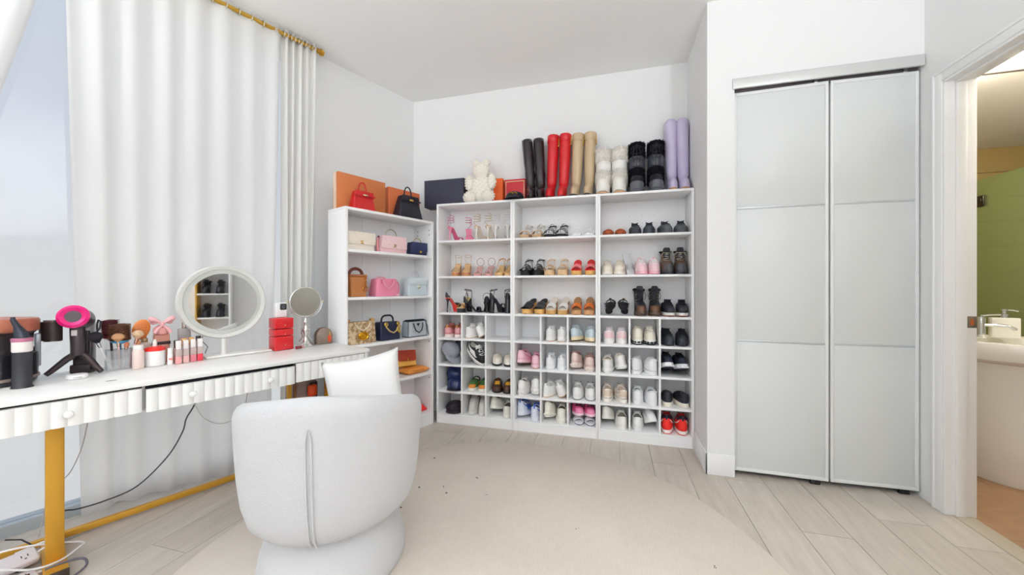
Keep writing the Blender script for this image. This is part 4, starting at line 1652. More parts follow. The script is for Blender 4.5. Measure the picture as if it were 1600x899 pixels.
put(bp, 777, S3, 145, y=3.14)
put(q, 795.5, S3, 178, y=3.16)

# middle rack, top shelf
sa = platform_sandal('beige sandal set with studs on the top shelf of the middle rack', 'pair of beige studded sandals', '#c9a98a', '#c3a07a', '#d8bfa4', toe=('wide', 'mid'), dots='#e9dcc8', back='sling', strap2='#d9cfc4', sole_h=.03, heel_h=.06)
pair(sa, S1, (819, -6), (839, -6))
sb = platform_sandal('black chunky sandal edged in white with two straps', 'pair of black and white sandals', '#1d1f26', '#1b1c21', '#2a2c33', toe=('front', 'mid'), edge='#e9e9ea', sole_h=.035, heel_h=.055)
pair(sb, S1, (858, -4), (877, -4))
sw = platform_sandal('white fluffy sandal with a clear strap on the top shelf', 'pair of white fluffy sandals', '#f4f4f5', '#efeff1', '#f5f5f6', toe=('wide',), back=None, sole_h=.025, heel_h=.03, dots='#fafafa')
pair(sw, S1, (900, 0), (921, 0))
# middle rack, second shelf
pb = platform_sandal('black patent platform sandal with ankle strap and gold stud', 'pair of black patent sandals', '#0f1017', '#0d0e14', toe=('clog', 'mid'), sole_h=.045, heel_h=.075, rough=.12, buckle='#caa24f')
pair(pb, S2, (820, -3), (839, -3))
pn = platform_sandal('cream platform sandal with double straps beside black patent ones', 'pair of cream platform sandals', '#d9b48c', '#dcb98e', '#e2c6a2', toe=('wide', 'mid'), sole_h=.045, heel_h=.075, strap2='#e0c6a6')
pair(pn, S2, (857, 0), (878, 0))
pr = platform_sandal('pink slide with a red footbed and cork sole', 'pair of pink and red slides', '#f07f86', '#d8a860', '#e0262c', toe=('H',), back=None, sole_h=.04, heel_h=.14)
pair(pr, S2, (900, 0), (922, 0))
# middle rack, third shelf
bk = platform_sandal('black leather clog on a pale wooden sole', 'pair of black clogs', '#1b1e29', '#dfae66', '#20222b', toe=('clog',), back=None, sole_h=.045, heel_h=.125, rough=.4)
pair(bk, S3, (824, -10), (843, -6))
wh = platform_sandal('white slide with cut out strap and wooden sole', 'pair of white slides', '#f2f0ed', '#d3a468', '#e6ddd0', toe=('H',), back=None, sole_h=.04, heel_h=.14)
pair(wh, S3, (860, -3), (879, -3))
oh = platform_sandal('orange slide with cut out strap and cork sole', 'pair of orange slides', '#e0711d', '#c9986a', '#a87b52', toe=('H',), back=None, sole_h=.04, heel_h=.14)
pair(oh, S3, (900, 0), (920, 0))

# rack beside the closet, top shelf
lo = closed_slip('brown leather loafer with a seamed round toe', 'pair of brown leather loafers', '#b5562c', '#8a4020', seam='#7c3717', W=.092, H=.062)
pair(lo, S1, (950, 4), (970, -4))
bl = sneaker('black lace sneaker beside the brown leather loafers', 'pair of black lace sneakers', '#2a2e38', '#3a3e49', lace='#1b1e26', L=.24, toe='#3b3f4a', ts=.03, zf=.088, zb=.08, W=.09, side='#20242d')
pair(bl, S1, (993, 4), (1016, -6))
dg = sneaker('dark grey sneaker with laces on the closet end of the top shelf', 'pair of dark grey sneakers', '#474a50', '#4d5056', lace='#2d3036', toe='#565a60', W=.102, zf=.09, zb=.08, side='#3b3e44', mid='#5b5f66')
pair(dg, S1, (1041, 6), (1068, -8))
# second shelf
cr_ = sneaker('cream canvas sneaker on the shelf under the brown loafers', 'pair of cream canvas sneakers', '#e6d9c6', '#f3ece0', lace='#efe6d8', toe='#efe5d6', W=.092)
pair(cr_, S2, (952, 4), (976, -4))
ph = sneaker('pink and white trainer with tall pull tabs', 'pair of pink and white trainers', '#f6dfe2', '#f2b6c4', lace='#ffffff', toe='#f4ccd4', tab='#f0a8b8', side='#f3c2cd', zb=.13, zf=.12)
pair(ph, S2, (1002, 3), (1021, -3))
hb = lace_boot('brown and black hiking boot with beige laces', 'pair of brown hiking boots', '#5a4334', '#3d3f45', lace='#bdb6a8', cuff='#23262e', toe='#4a4c52', patchc='#7a5a40', shaft_h=.155)
pair(hb, S2, (1044, 2), (1069, -6))
ps = new_shoe('clear_sandal', 'clear plastic strap sandal leaning between cream and pink shoes', 'shoe')
vin = mat_glass('#e8ebee', .55, .15, 'clear_plastic')
MB().box(-.032, .032, -.10, .10, 0, .010, .004).build('sole', mat('#dcdfe2', .2, coat=.5), ps)
g = [strap_arc(-.06 + .05 * i / 4, .034, .004, .036, 9) for i in range(5)]
MB().sheet(g).build('toe_strap', vin, ps, 80)
put(ps, 988, S2, 25, 62, 0, y=3.18)
# third shelf
th_ = platform_sandal('black thong sandal with a round gold button', 'pair of black thong sandals', '#15161d', '#17181f', toe=('front',), back='sling', sole_h=.015, heel_h=.022, buckle='#d8b152', Wd=.078, Ls=.21)
q = dup(th_)
put(th_, 953, S3, 8, -28, 0, y=3.13)
put(q, 975, S3, -8, -28, 0, y=3.13)
bb_ = lace_boot('black suede lace boot with rust lining and fluffy collar', 'pair of black lace boots', '#23242b', '#5b4a40', lace='#101218', cuff='#1a1c24', toe='#6b4a35', lining='#7a3d24', shaft_h=.175)
pair(bb_, S3, (1001, 4), (1025, -4))
tr_ = sneaker('black trainer with a white and rust sole beside the lace boots', 'pair of black trainers with rust soles', '#1d1f2c', '#efeae4', lace='#15161f', toe='#2a2a35', sole2='#8e3d2a', mid='#c4593a', W=.09, zf=.11, chunky=.004, counter='#8e3d2a')
pair(tr_, S3, (1046, 5), (1069, -5))

# --- cubes of the rack beside the bookcase
CUBE = 'cube'
a1 = sneaker('rose sneaker with green laces and white sole', 'pair of rose sneakers', '#c4767c', '#f0dfdc', lining='#8a4a30', lace='#6f8f5a', counter='#d99aa0', coll='#8d4a33', tab='#b9883f')
pair(a1, R1, (700, 180), (716, 180))
a2 = sneaker('white canvas sneaker beside the rose pair, with a tan sole', 'pair of white canvas sneakers', '#f3f1ee', '#f5f3f0', lace='#ffffff', sole2='#d8b894')
q = dup(a2)
put(a2, 732, R1, 175)
put(q, 750, R1, 184, 0, 24, 3.15)
g1 = cap('grey suede cap standing in the cube under the rose sneakers', None, '#8f929b', rough=.8)
put(g1, 696, R2, 60, 42, 0, 3.10)
g2 = cap('navy cap with a brown brim leaning on the grey cap', None, '#232a42', '#5a3a2a')
put(g2, 711, R2, -75, 50, 0, 3.20)
bw = sneaker('black sneaker with white side panels standing on its heel edge', 'pair of black and white sneakers', '#15161b', '#eceae6', lace='#f2f2f2', toe='#15161b', side='#f4f3f0', mark='#f4f3f0', W=.092, zf=.11)
q = dup(bw)
put(bw, 737, R2, 58, 34, -8, 3.085)
put(q, 745, R2, 52, 10, 0, 3.21)
fl = closed_slip('white plush slipper with a black sole', 'pair of white plush slippers', '#efe8dd', '#1c1c20', 'slipper', '#efe9e0', fluffy=True, mark='#e4d6c2', H=.085)
pair(fl, R2, (771, 18), (790, 12))
n1 = cap('glossy navy cap lying behind another in its cube', None, '#1d2a5c', rough=.3)
put(n1, 697, R3, 30, 44, 0, 3.22)
n2 = cap('glossy navy cap with its wide brim at the front of the cube', None, '#1a2654', '#2a2c3a', rough=.28)
put(n2, 708, R3, 12, 0, 0, 3.13)
go_ = sneaker('green and orange printed slip-on shoe with white sole', 'pair of green printed slip-ons', '#3f6b35', '#efece4', slip=True, tongue=False, toe='#d07f2e', side='#c9a233', counter='#2a2d24', zf=.082, zb=.08, name='slip_on_shoe', coll='#23281f')
pair(go_, R3, (737, 8), (755, 5))
py_ = closed_slip('dark slipper printed with yellow rosettes', 'pair of yellow printed slippers', '#3a2018', '#17120f', 'slipper', '#7a3018', mark='#d9a02e', seam='#8c3a20', H=.09, W=.096)
q = dup(py_)
put(py_, 773, R3, 14, 0, 0)
put(q, 793, R3, 6, 0, 0)
pl = cap('dark plum cap folded in the lowest cube by the bookcase', None, '#2b2130', '#3a2a38', rough=.85, sq=.75)
put(pl, 704, R4, 18, 0, 0, 3.15)
hs = sneaker('light grey high sneaker with its toe outwards', 'pair of light grey high sneakers', '#cfc9c4', '#d8d4d0', lace='#b6b2b0', lining='#6d3f30', zf=.135, zb=.14, coll='#8a5a48', W=.09)
pair(hs, R4, (736, 8), (754, 4))
ag = sneaker('bone leather sneaker beside the light grey high ones', 'pair of bone leather sneakers', '#dfddd3', '#eae8e0', lace='#efeee8', lining='#54504a', zf=.11, zb=.10)
q = dup(ag)
put(ag, 775, R4, 168, 18, 6, 3.17)
put(q, 791, R4, 180, 0, 0)

# --- cubes of the middle rack
m1 = sneaker('white leather sneaker with a gum sole above the plain white pair', 'pair of white gum sole sneakers', '#f4f3f2', '#f6f5f3', lace='#ffffff', sole2='#c99b7e', counter='#efeeed', zb=.105, tab='#f0f0f0')
pair(m1, R1, (859, 180), (877.5, 180))
m2 = sneaker('pale blue suede sneaker with a cream sole', 'pair of pale blue sneakers', '#c5d3dc', '#ead9b4', lace='#eef1f3', toe='#d7e0e4', side='#dbe4ea')
q = dup(m2)
put(m2, 901, R1, 172, 4, 8, 3.15)
put(q, 922, R1, 186, 4, -2, 3.15)
m3 = sneaker('pink running sneaker with a brown outsole', 'pair of pink running sneakers', '#eab4c3', '#f3d0d8', lace='#f0c2ce', lining='#8b4c5c', sole2='#9a7060', counter='#f2c7d2', mark='#dc8fa6', zb=.11)
q = dup(m3)
put(m3, 817, R2, 168, 10, 4)
put(q, 835.5, R2, 186)
m4 = sneaker('plain white leather sneaker with a white sole', 'pair of plain white sneakers', '#f1f3f7', '#f5f6f8', lace='#ffffff', counter='#f6f6f8', zb=.10, tab='#ffffff')
pair(m4, R2, (859, 180), (877.5, 180))
m5 = sneaker('taupe pink chunky sneaker with a dark lining', 'pair of taupe pink sneakers', '#d9bdb4', '#ead9d2', lining='#3c2830', lace='#c9b0aa', counter='#e5cfc8', chunky=.010, zb=.115, coll='#9d7770')
q = dup(m5)
put(m5, 902, R2, 172, 8, 0)
put(q, 921.5, R2, 184)
m6 = sneaker('white chunky sneaker with taupe lining under the pink runners', 'pair of white chunky sneakers', '#eeece9', '#f2f0ee', lining='#8a8078', lace='#fafafa', counter='#f6f5f3', chunky=.012, zb=.115, mid='#dedad4')
q = dup(m6)
put(m6, 817.5, R3, 176)
put(q, 834.5, R3, 190, 6, 0)
m7 = sneaker('white knit sneaker with its mate tipped on its side', 'pair of white knit sneakers', '#f2f1ef', '#f4f2ef', lace='#ffffff', sole2='#caa679', tab='#fafafa')
q = dup(m7)
put(m7, 857, R3, 165)
put(q, 879, R3, 184, 0, 20, 3.15)
m8 = sneaker('white sneaker with grey laces in the cube over the hot pink pair', 'pair of white grey laced sneakers', '#eceae8', '#f0eeec', lining='#bdbab6', lace='#8f939c', counter='#f3f2f0', sole2='#55585c')
pair(m8, R3, (902, 178), (922.5, 184))
m9 = sneaker('white trainer with blue straps and a blue disc', 'pair of white and blue trainers', '#e3e6f2', '#e8eaf4', lining='#3a4a72', lace='#3f67c4', counter='#dfe3f0', mark='#2f5cc0', side='#4a74cc', tab='#4a74cc', zb=.12)
q = dup(m9)
put(m9, 816, R4, 170, 9, 4, 3.16)
put(q, 837.5, R4, 180)
m10 = sneaker('ivory chunky sneaker tilted beside its mate', 'pair of ivory chunky sneakers', '#eeeade', '#f1eee4', lining='#54483c', lace='#f5f2ea', chunky=.012, counter='#f3f0e6', zb=.11)
q = dup(m10)
put(m10, 855, R4, 174, 12, 3)
put(q, 876.5, R4, 184)
f1 = flat_slide('white flat slide with a navy edge under the hot pink sneakers', 'pair of white and navy slides', '#eef0f3', '#f2f3f5')
q = dup(f1)
put(f1, 903.5, R4, 12, 0, 0, 3.142)
put(q, 921.5, R4, 10, 0, 0, 3.142)
m11 = sneaker('hot pink sneaker with white toe resting on the flat slides', 'pair of hot pink sneakers', '#e0568e', '#f4d3e0', lining='#9c2f5c', lace='#22242c', toe='#ea8fb4', side='#d8437f', zf=.088, zb=.082, ts=.022, tongue=False)
pair(m11, R4 + .057, (904, 14, -4), (922, 10, -4))

# --- cubes of the rack beside the closet
c1 = sneaker('white sneaker with a blush heel in the top row of cubes', 'pair of white and blush sneakers', '#f3eeee', '#f7f5f4', lace='#f3dfe2', counter='#f0cdd2', lining='#e8c9cf', zb=.105)
pair(c1, R1, (952, 180), (971, 180))
c2 = sneaker('cream trainer with black heel blocks in its sole', 'pair of cream and black trainers', '#eae3d4', '#f2efe8', lace='#f4f1ea', chunky=.014, sole2='#1f242e', mid='#1f242e', counter='#efe8da', zb=.11)
q = dup(c2)
put(c2, 994.5, R1, 180)
put(q, 1016, R1, 0)
c3 = sneaker('black and navy sneaker in the top row beside cream trainers', 'pair of black and navy sneakers', '#1b1e27', '#262b35', lace='#15171d', lining='#3a4250', toe='#2a3038', tab='#20252f', W=.09, side='#26303f')
pair(c3, R1, (1044, 8), (1069, -6))
c4 = sneaker('white mesh sneaker with its mate tipped over', 'pair of white mesh sneakers', '#f1f0ee', '#f4f3f1', lining='#b5a590', lace='#ffffff', chunky=.008, coll='#e7e0d4')
q = dup(c4)
put(c4, 949.5, R2, 178)
put(q, 971, R2, 186, 10, 10, 3.16)
c5 = sneaker('bright white sneaker with a padded collar beside the mesh pair', 'pair of padded white sneakers', '#f5f5f6', '#f7f7f8', lining='#c7c8cc', lace='#ffffff', counter='#eff0f2', zb=.118, coll='#eceded', chunky=.006)
q = dup(c5)
put(c5, 996.5, R2, 174)
put(q, 1018, R2, 188)
c6 = sneaker('navy trainer with a thick sculpted white sole', 'pair of navy trainers', '#171b2a', '#f0f0f2', lining='#10131c', lace='#10131c', toe='#1f2536', chunky=.016, sole2='#1c2030', mid='#f4f4f6', zb=.11)
q = dup(c6)
put(c6, 1044.5, R2, 4, -16, 0, 3.16)
put(q, 1068, R2, 8, -14, 0, 3.16)
c7 = sneaker('oat sneaker with a beige heel patch above tilted ivory ones', 'pair of oat sneakers', '#eae2d8', '#f1ebe3', lining='#cbb8a6', lace='#f2ece4', counter='#dcc8b6', chunky=.006, mark='#d8c0ac')
q = dup(c7)
put(c7, 949, R3, 180)
put(q, 968.5, R3, 192)
c8 = sneaker('white court sneaker with grey lining and rounded heel', 'pair of white court sneakers', '#f2f3f4', '#f5f5f6', lining='#8f959c', lace='#ffffff', counter='#f7f7f8', zb=.112, coll='#e4e5e7')
pair(c8, R3, (998, 178), (1018, 186))
c9 = sneaker('black slip-on shoe with a cream sole above the red trainers', 'pair of black slip-ons', '#20222c', '#efe8d8', slip=True, tongue=False, lining='#2d2f3a', ts=.034, zf=.10, zb=.11, name='slip_on_shoe')
q = dup(c9)
put(c9, 1044.5, R3, 176)
put(q, 1067, R3, 188)
c10 = sneaker('ivory leather sneaker tipped against its mate in the bottom row', 'pair of ivory leather sneakers', '#efede6', '#f3f1ea', lining='#8c8274', lace='#f7f6f1', counter='#f4f2ec')
q = dup(c10)
put(c10, 950, R4, 172, 18, 4, 3.16)
put(q, 971, R4, 184)
c11 = sneaker('white tennis sneaker beside its toppled mate next to red trainers', 'pair of white tennis sneakers', '#f1f1f0', '#f4f4f3', lining='#77736c', lace='#ffffff', counter='#f6f6f5', zb=.105)
q = dup(c11)
put(c11, 997, R4, 178)
put(q, 1018, R4, 10, -20, -10, 3.17)
c12 = sneaker('red basketball trainer with white stripe and navy collar', 'pair of red trainers', '#e02318', '#f4f1ee', lining='#1d2233', lace='#1d2233', coll='#1f2436', tab='#1d2233', mark='#f6f4f2', counter='#e5281c', sole2='#d8281e', zb=.125, zf=.12)
q = dup(c12)
put(c12, 1051, R4, 172)
put(q, 1070.5, R4, 178)

# --- boots on top of the racks
kb = tall_boot('tall black leather knee boot beside the red ones', 'pair of black knee boots', '#2a2024', '#17120f', h=.555, rough=.25, shaft_w=.044, W=.076, creases=True, flare=.004)
q = dup(kb)
put(kb, 829, TOPZ, 8, 0, -5, 3.145)
put(q, 845, TOPZ, 6, 0, -3, 3.145)
rb = tall_boot('tall red leather knee boot with gold buckle', 'pair of red knee boots', '#c9141e', '#7d0f14', h=.57, hardware='#c79a3c', rough=.4, fold=True, shaft_w=.048, W=.078, lining='#6d0c12')
q = dup(rb)
put(rb, 861, TOPZ, 2, 0, 2, 3.145)
put(q, 880, TOPZ, 0, 0, 2, 3.145)
nb = tall_boot('tall cream leather knee boot with gold buckle', 'pair of cream knee boots', '#c3ab8a', '#2a2c33', h=.56, hardware='#c79a3c', rough=.45, fold=True, shaft_w=.048, W=.078, lining='#a58f70')
q = dup(nb)
put(nb, 899, TOPZ, -2, 0, 2, 3.145)
put(q, 918, TOPZ, -4, 0, 1, 3.145)
wf_ = fur_boot('white furry snow boot between cream and black boots', 'pair of white snow boots', '#f1ece4', '#eceae6', '#efece6', h=.40, sole2='#c79e7c')
pair(wf_, TOPZ, (942, -2), (968, -2), y=3.15)
fb = fur_boot('black furry snow boot with dangling laces and grey sole', 'pair of black snow boots', '#1a1a22', '#3a3d46', '#5e6068', h=.42, lace='#24242c')
pair(fb, TOPZ, (996, -3), (1026, -3), y=3.15)
lv = tall_boot('tall lavender knee boot with a slanted open top', 'pair of lavender knee boots', '#c9bfdc', '#b98a62', h=.565, slant=-.03, rough=.6, shaft_w=.044, flare=.006, lining='#a79bc0')
q = dup(lv)
put(lv, 1054.5, TOPZ, -4, 0, -1, 3.19)
put(q, 1078, TOPZ, -4, 0, -1, 3.19)

# --- boxes, bear and cap on top of the rack beside the bookcase
def box_lid(label, w, dp, h, col, lidc, loc, rz, cat='box', name='gift_box', edge=None, lid_h=.06, rough=.6, border=None):
    t = thing(name, label, cat, loc, rz)
    MB().box(-w / 2 + .002, w / 2 - .002, -dp / 2 + .002, dp / 2 - .002, 0, h - .002, .0015).build('box_body', mat(col, rough), t)
    return t
nb_ = thing('gift_box', 'dark navy cardboard box at the bookcase end of the racks', 'box', (-1.50, 3.18, TOPZ + .0008), 0)
MB().box(-.195, .20, -.062, .062, 0, .25, .002).build('box_body', mat('#2c2d40', .6), nb_)
MB().box(-.197, .202, .030, .064, .001, .253, .002).build('lid', mat('#26273a', .6), nb_)
ob = thing('gift_box', 'orange cardboard box behind the white rose bear', 'box', (-1.115, 3.225, TOPZ + .0008), 0)
MB().box(-.16, .16, -.045, .045, 0, .235, .002).build('box_body', mat('#ea7a2c', .6), ob)
MB().box(-.162, .162, -.047, -.02, .001, .237, .002).build('lid', mat('#e8621e', .6), ob)
spread_bays()
rbx = thing('gift_box', 'red box with a scalloped gold border behind the peaked cap', 'box', (-.80, 3.235, TOPZ + .0008), 0)
MB().box(-.14, .05, -.035, .035, 0, .225, .002).build('box_body', mat('#c01f2c', .5), rbx)
m = MB()
for i in range(20):
    x = -.128 + .166 * i / 19
    for z in (.020, .205):
        m.ell((x, -.036, z), (.006, .0025, .005), 8, 5)
for i in range(12):
    z = .028 + .17 * i / 11
    for x in (-.128, .038):
        m.ell((x, -.036, z), (.006, .0025, .006), 8, 5)
m.build('gold_border', mat('#e8c9a0', .35, .5), rbx)

bear = thing('rose_bear', 'white bear figure made of foam roses on the rack', 'bear figure', (-1.125, 3.10, TOPZ + .0008), R(-4))
foam = mat('#f2ede2', .85, spec=.2)
parts_ = [('body', (0, 0, .105), (.085, .062, .105)), ('head', (0, -.005, .235), (.062, .056, .058)), ('ear', (-.042, 0, .295), (.024, .018, .026)), ('ear', (.042, 0, .295), (.024, .018, .026)),
          ('arm', (-.088, -.02, .15), (.030, .028, .055)), ('arm', (.088, -.02, .15), (.030, .028, .055)), ('leg', (-.068, -.045, .042), (.048, .045, .042)), ('leg', (.068, -.045, .042), (.048, .045, .042))]
rnd = random.Random(3)
for nm, c, r_ in parts_:
    c = tuple(v * 1.22 for v in c)
    r_ = tuple(v * f for v, f in zip(r_, (1.25, 1.05, 1.22)))
    m = MB()
    m.ell(c, r_, 16, 12)
    n = int(700 * (r_[0] * r_[2] + r_[0] * r_[1]) / .01 * .10) + 14
    for k in range(n):
        # fibonacci spread of little rose heads
        zf_ = 1 - 2 * (k + .5) / n
        a = k * 2.399963
        rr = math.sqrt(max(0, 1 - zf_ * zf_))
        d_ = Vector((rr * math.cos(a), rr * math.sin(a), zf_))
        p = Vector((c[0] + d_.x * r_[0], c[1] + d_.y * r_[1], c[2] + d_.z * r_[2]))
        if p.z < .008:
            continue
        u = d_.orthogonal().normalized()
        v = d_.cross(u)
        s0 = rnd.uniform(.0065, .0095)
        rs = []
        for (k2, hgt) in ((.55, -.002), (1.0, .003), (.75, .007), (.35, .005)):
            rs.append([p + (u * math.cos(2 * PI * j / 6 + k2 * 2) + v * math.sin(2 * PI * j / 6 + k2 * 2)) * s0 * k2 + d_ * hgt for j in range(6)])
        m.rings(rs, False, True)
    m.build(nm, foam, bear, 30)

pc = cap('dark navy peaked cap with gold badge and cord', None, '#181a2c', '#14151f', 'peaked_cap', .5, front='#d6a83e', sq=.85)
settle(pc, sx(804, 3.09), 3.092, TOPZ, (0, 0, R(6)))
# ---------------------------------------------------------------- handbags
def rrect(hw, hd, r, z, n=4, cx=0, cy=0):
    pts = []
    r = min(r, hw * .98, hd * .98)
    for (sx_, sy_, a0) in ((1, 1, 0), (-1, 1, 90), (-1, -1, 180), (1, -1, 270)):
        for k in range(n + 1):
            a = R(a0 + 90 * k / n)
            pts.append((cx + sx_ * (hw - r) + r * math.cos(a), cy + sy_ * (hd - r) + r * math.sin(a), z))
    return pts
def bag_body(w0, w1, d0, d1, h, r=.012, lean=0.0):
    """w0, d0 at the base, w1, d1 at the top"""
    m = MB()
    rs = []
    for f in (0, .02, .08, .25, .5, .75, .92, .98, 1.0):
        e = {0: .94, .02: .985, 1.0: .95, .98: .99}.get(f, 1.0)
        bul = 1 + .03 * math.sin(PI * f)
        hw = (w0 + (w1 - w0) * f) / 2 * e
        hd = (d0 + (d1 - d0) * f) / 2 * e * bul
        rs.append(rrect(hw, max(hd, .004), r, h * f, 4, 0, lean * f))
    return m.rings(rs)
def arc(x0, x1, y, z, h, n=14, flat=1.0):
    pts = []
    for k in range(n + 1):
        a = PI * k / n
        pts.append(((x0 + x1) / 2 - (x1 - x0) / 2 * math.copysign(abs(math.cos(a)) ** flat, math.cos(a)), y, z + h * math.sin(a) ** .8))
    return pts
def chain(m, pts, r=.0045, th=.0014):
    P = [Vector(p) for p in pts]
    for i in range(len(P) - 1):
        c = (P[i] + P[i + 1]) / 2
        t = (P[i + 1] - P[i])
        ln = t.length * .62
        t.normalize()
        a = Vector((0, 1, 0)) if i % 2 else Vector((0, 0, 1))
        u = t.cross(a)
        u = u.normalized() if u.length > 1e-4 else t.orthogonal().normalized()
        m.tube([c + t * math.cos(2 * PI * k / 10) * ln + u * math.sin(2 * PI * k / 10) * r for k in range(10)], th, 5, True)
    return m
def flap(w0, w1, ztop, zbot, y, th=.006, round_=.02):
    """front flap: wide w0 at the top, w1 at the lower edge"""
    pts = [(-w0 / 2, ztop), (-w1 / 2, zbot + round_)]
    for k in range(1, 5):
        a = R(180 + 90 * k / 4)
        pts.append((-w1 / 2 + round_ + round_ * math.cos(a), zbot + round_ + round_ * math.sin(a)))
    for k in range(0, 5):
        a = R(270 + 90 * k / 4)
        pts.append((w1 / 2 - round_ + round_ * math.cos(a), zbot + round_ + round_ * math.sin(a)))
    pts.append((w0 / 2, ztop))
    return MB().prism(pts, y - th, y, .0015)
def on_case(root, u, z, d=-2.62, rz=0.0, l=None):
    """stand a bag on a bookcase shelf at a column of the photograph"""
    if l is None:
        t = (u - 800) / 580
        c_, s_ = math.cos(R(YAW)), math.sin(R(YAW))
        r_ = Vector((c_ * t - s_, s_ * t + c_, 0))
        k_ = (d) / r_.dot(WN)
        l = k_ * r_.dot(WD)
    p = W(l, d, z)
    return settle(root, p.x, p.y, z, (0, 0, WROT + R(rz)))
GOLDH = mat('#d9b45a', .25, 1.0)
SILV = mat('#d9dadb', .2, 1.0)
def lock_mark(t, z, y, m=GOLDH, s=1.0):
    """two crossed open rings used as the clasp"""
    q = MB()
    for sg in (-1, 1):
        q.tube([(sg * .005 * s + sg * math.cos(R(40 + 280 * k / 14)) * .010 * s, y, z + math.sin(R(40 + 280 * k / 14)) * .010 * s) for k in range(15)], .0022 * s, 6)
    q.build('clasp', m, t, 80)

# top shelf
b1 = thing('handbag', 'cream quilted flap bag with gold clasp and no handle', 'handbag')
qc = mat('#efe4d6', .45, bump=.5, bscale=9, btype='quilt')
bag_body(.235, .225, .075, .07, .135).build('body', mat('#efe5d8', .45), b1)
flap(.228, .236, .138, .045, -.040, .008, .012).build('flap', qc, b1)
lock_mark(b1, .062, -.051)
q = MB()
chain(q, [(-.085 + .017 * k, .0, .142) for k in range(11)])
q.build('chain', GOLDH, b1)
on_case(b1, 560, BS[0], -2.62, 0)
b2 = thing('handbag', 'pale pink quilted flap bag with a slim arched handle', 'handbag')
bag_body(.25, .225, .085, .075, .135).build('body', mat('#efc8cc', .45), b2)
flap(.226, .244, .138, .035, -.043, .008, .012).build('flap', mat('#f2cfd2', .45, bump=.5, bscale=9, btype='quilt'), b2)
MB().tube(arc(-.052, .052, 0, .136, .062), .0045, 8).build('handle', mat('#b9b2a0', .3, .6), b2)
lock_mark(b2, .060, -.054, mat('#cbb98a', .3, 1))
MB().tube([(-.127, -.01, .12), (-.133, -.012, .10), (-.134, -.012, .04), (-.126, -.01, .004)], .008, 8).build('side_strap', mat('#e79aa0', .5), b2)
MB().ell((-.128, -.018, .125), (.008, .006, .008), 8, 6).build('strap_ring', mat('#3a2326', .4), b2)
on_case(b2, 611, BS[0], -2.63, 0)
b3 = thing('handbag', 'small navy velvet flap bag with a gold rimmed handle', 'handbag')
bag_body(.175, .165, .07, .06, .110).build('body', mat('#1c2347', .6), b3)
flap(.168, .170, .113, .030, -.034, .008, .014).build('flap', mat('#212a54', .55, bump=.5, bscale=12, btype='quilt'), b3)
MB().tube(arc(-.035, .045, 0, .110, .042), .004, 8).build('handle', mat('#c9a878', .35, .7), b3)
MB().box(-.004, .020, -.046, -.040, .022, .040, .002).build('clasp', GOLDH, b3)
on_case(b3, None, BS[0], -2.62, 0, 2.088)
# second shelf
b4 = thing('handbag', 'tan leather bucket bag with a dark handle and gold charm', 'handbag')
bag_body(.125, .135, .11, .10, .155).build('body', mat('#b5733f', .5), b4)
MB().rings([rrect(.0685, .052, .012, .150), rrect(.071, .0545, .012, .152), rrect(.071, .0545, .012, .166), rrect(.0685, .052, .012, .168)]).build('rim', mat('#9a5a30', .5), b4)
MB().tube(arc(-.055, .050, -.01, .160, .052), [.012] * 15, 8).build('handle', mat('#6b2f1e', .5), b4)
q = MB()
chain(q, [(.050, -.060, .165 - .016 * k) for k in range(7)], .008, .0026)
q.tube([(.046 + math.cos(2 * PI * k / 14) * .020, -.062, .060 + math.sin(2 * PI * k / 14) * .020) for k in range(14)], .0035, 6, True)
q.build('charm', mat('#b9772f', .3, .8), b4)
on_case(b4, 555, BS[1], -2.64, 0)
b5 = thing('handbag', 'bubblegum pink tote with two looping handles', 'handbag')
bag_body(.215, .185, .11, .085, .140).build('body', mat('#e487a2', .45), b5)
for y in (-.058, .045):
    dz = -1 if y < 0 else 1
    MB().tube([(-.050, y, .130), (-.045, y - .008, .110), (-.030, y - .012, .085), (0, y - .014, .062), (.030, y - .012, .085), (.046, y - .008, .110), (.052, y, .130)] if y < 0 else arc(-.05, .05, y, .125, .03), .0055, 8).build('handle', mat('#ec9fb4', .45), b5)
q = MB()
for x in (-.05, .05):
    q.box(x - .010, x + .010, -.060, -.052, .105, .138, .002)
q.build('handle_tab', mat('#d9708e', .45), b5)
MB().tube([(.095, -.04, .12), (.108, -.045, .09), (.108, -.046, .04), (.102, -.046, .012)], .005, 6).build('strap', mat('#d9708e', .5), b5)
MB().box(.076, .106, -.060, -.054, .004, .020, .002).build('tag', mat('#f0b0c0', .5), b5)
on_case(b5, 600, BS[1], -2.63, 0)
b6 = thing('handbag', 'powder blue flap bag with a thin top handle', 'handbag')
bag_body(.205, .195, .09, .075, .150, .014).build('body', mat('#c9d6dd', .4), b6)
flap(.196, .200, .153, .095, -.042, .008, .012).build('flap', mat('#d3dee4', .4), b6)
MB().tube(arc(-.042, .042, 0, .150, .062), .004, 8).build('handle', mat('#cfd8dc', .35, .3), b6)
lock_mark(b6, .080, -.052, mat('#d8cfa8', .3, 1), 1.2)
MB().ell((0, -.050, .080), (.020, .003, .020), 14, 6).build('clasp_plate', mat('#dbe6ea', .4), b6)
q = MB()
for s_ in (-1, 1):
    chain(q, [(s_ * .105, -.01, .14 - .02 * k) for k in range(7)], .004, .0012)
q.build('chain', SILV, b6)
on_case(b6, 648.5, BS[1], -2.62, 0)
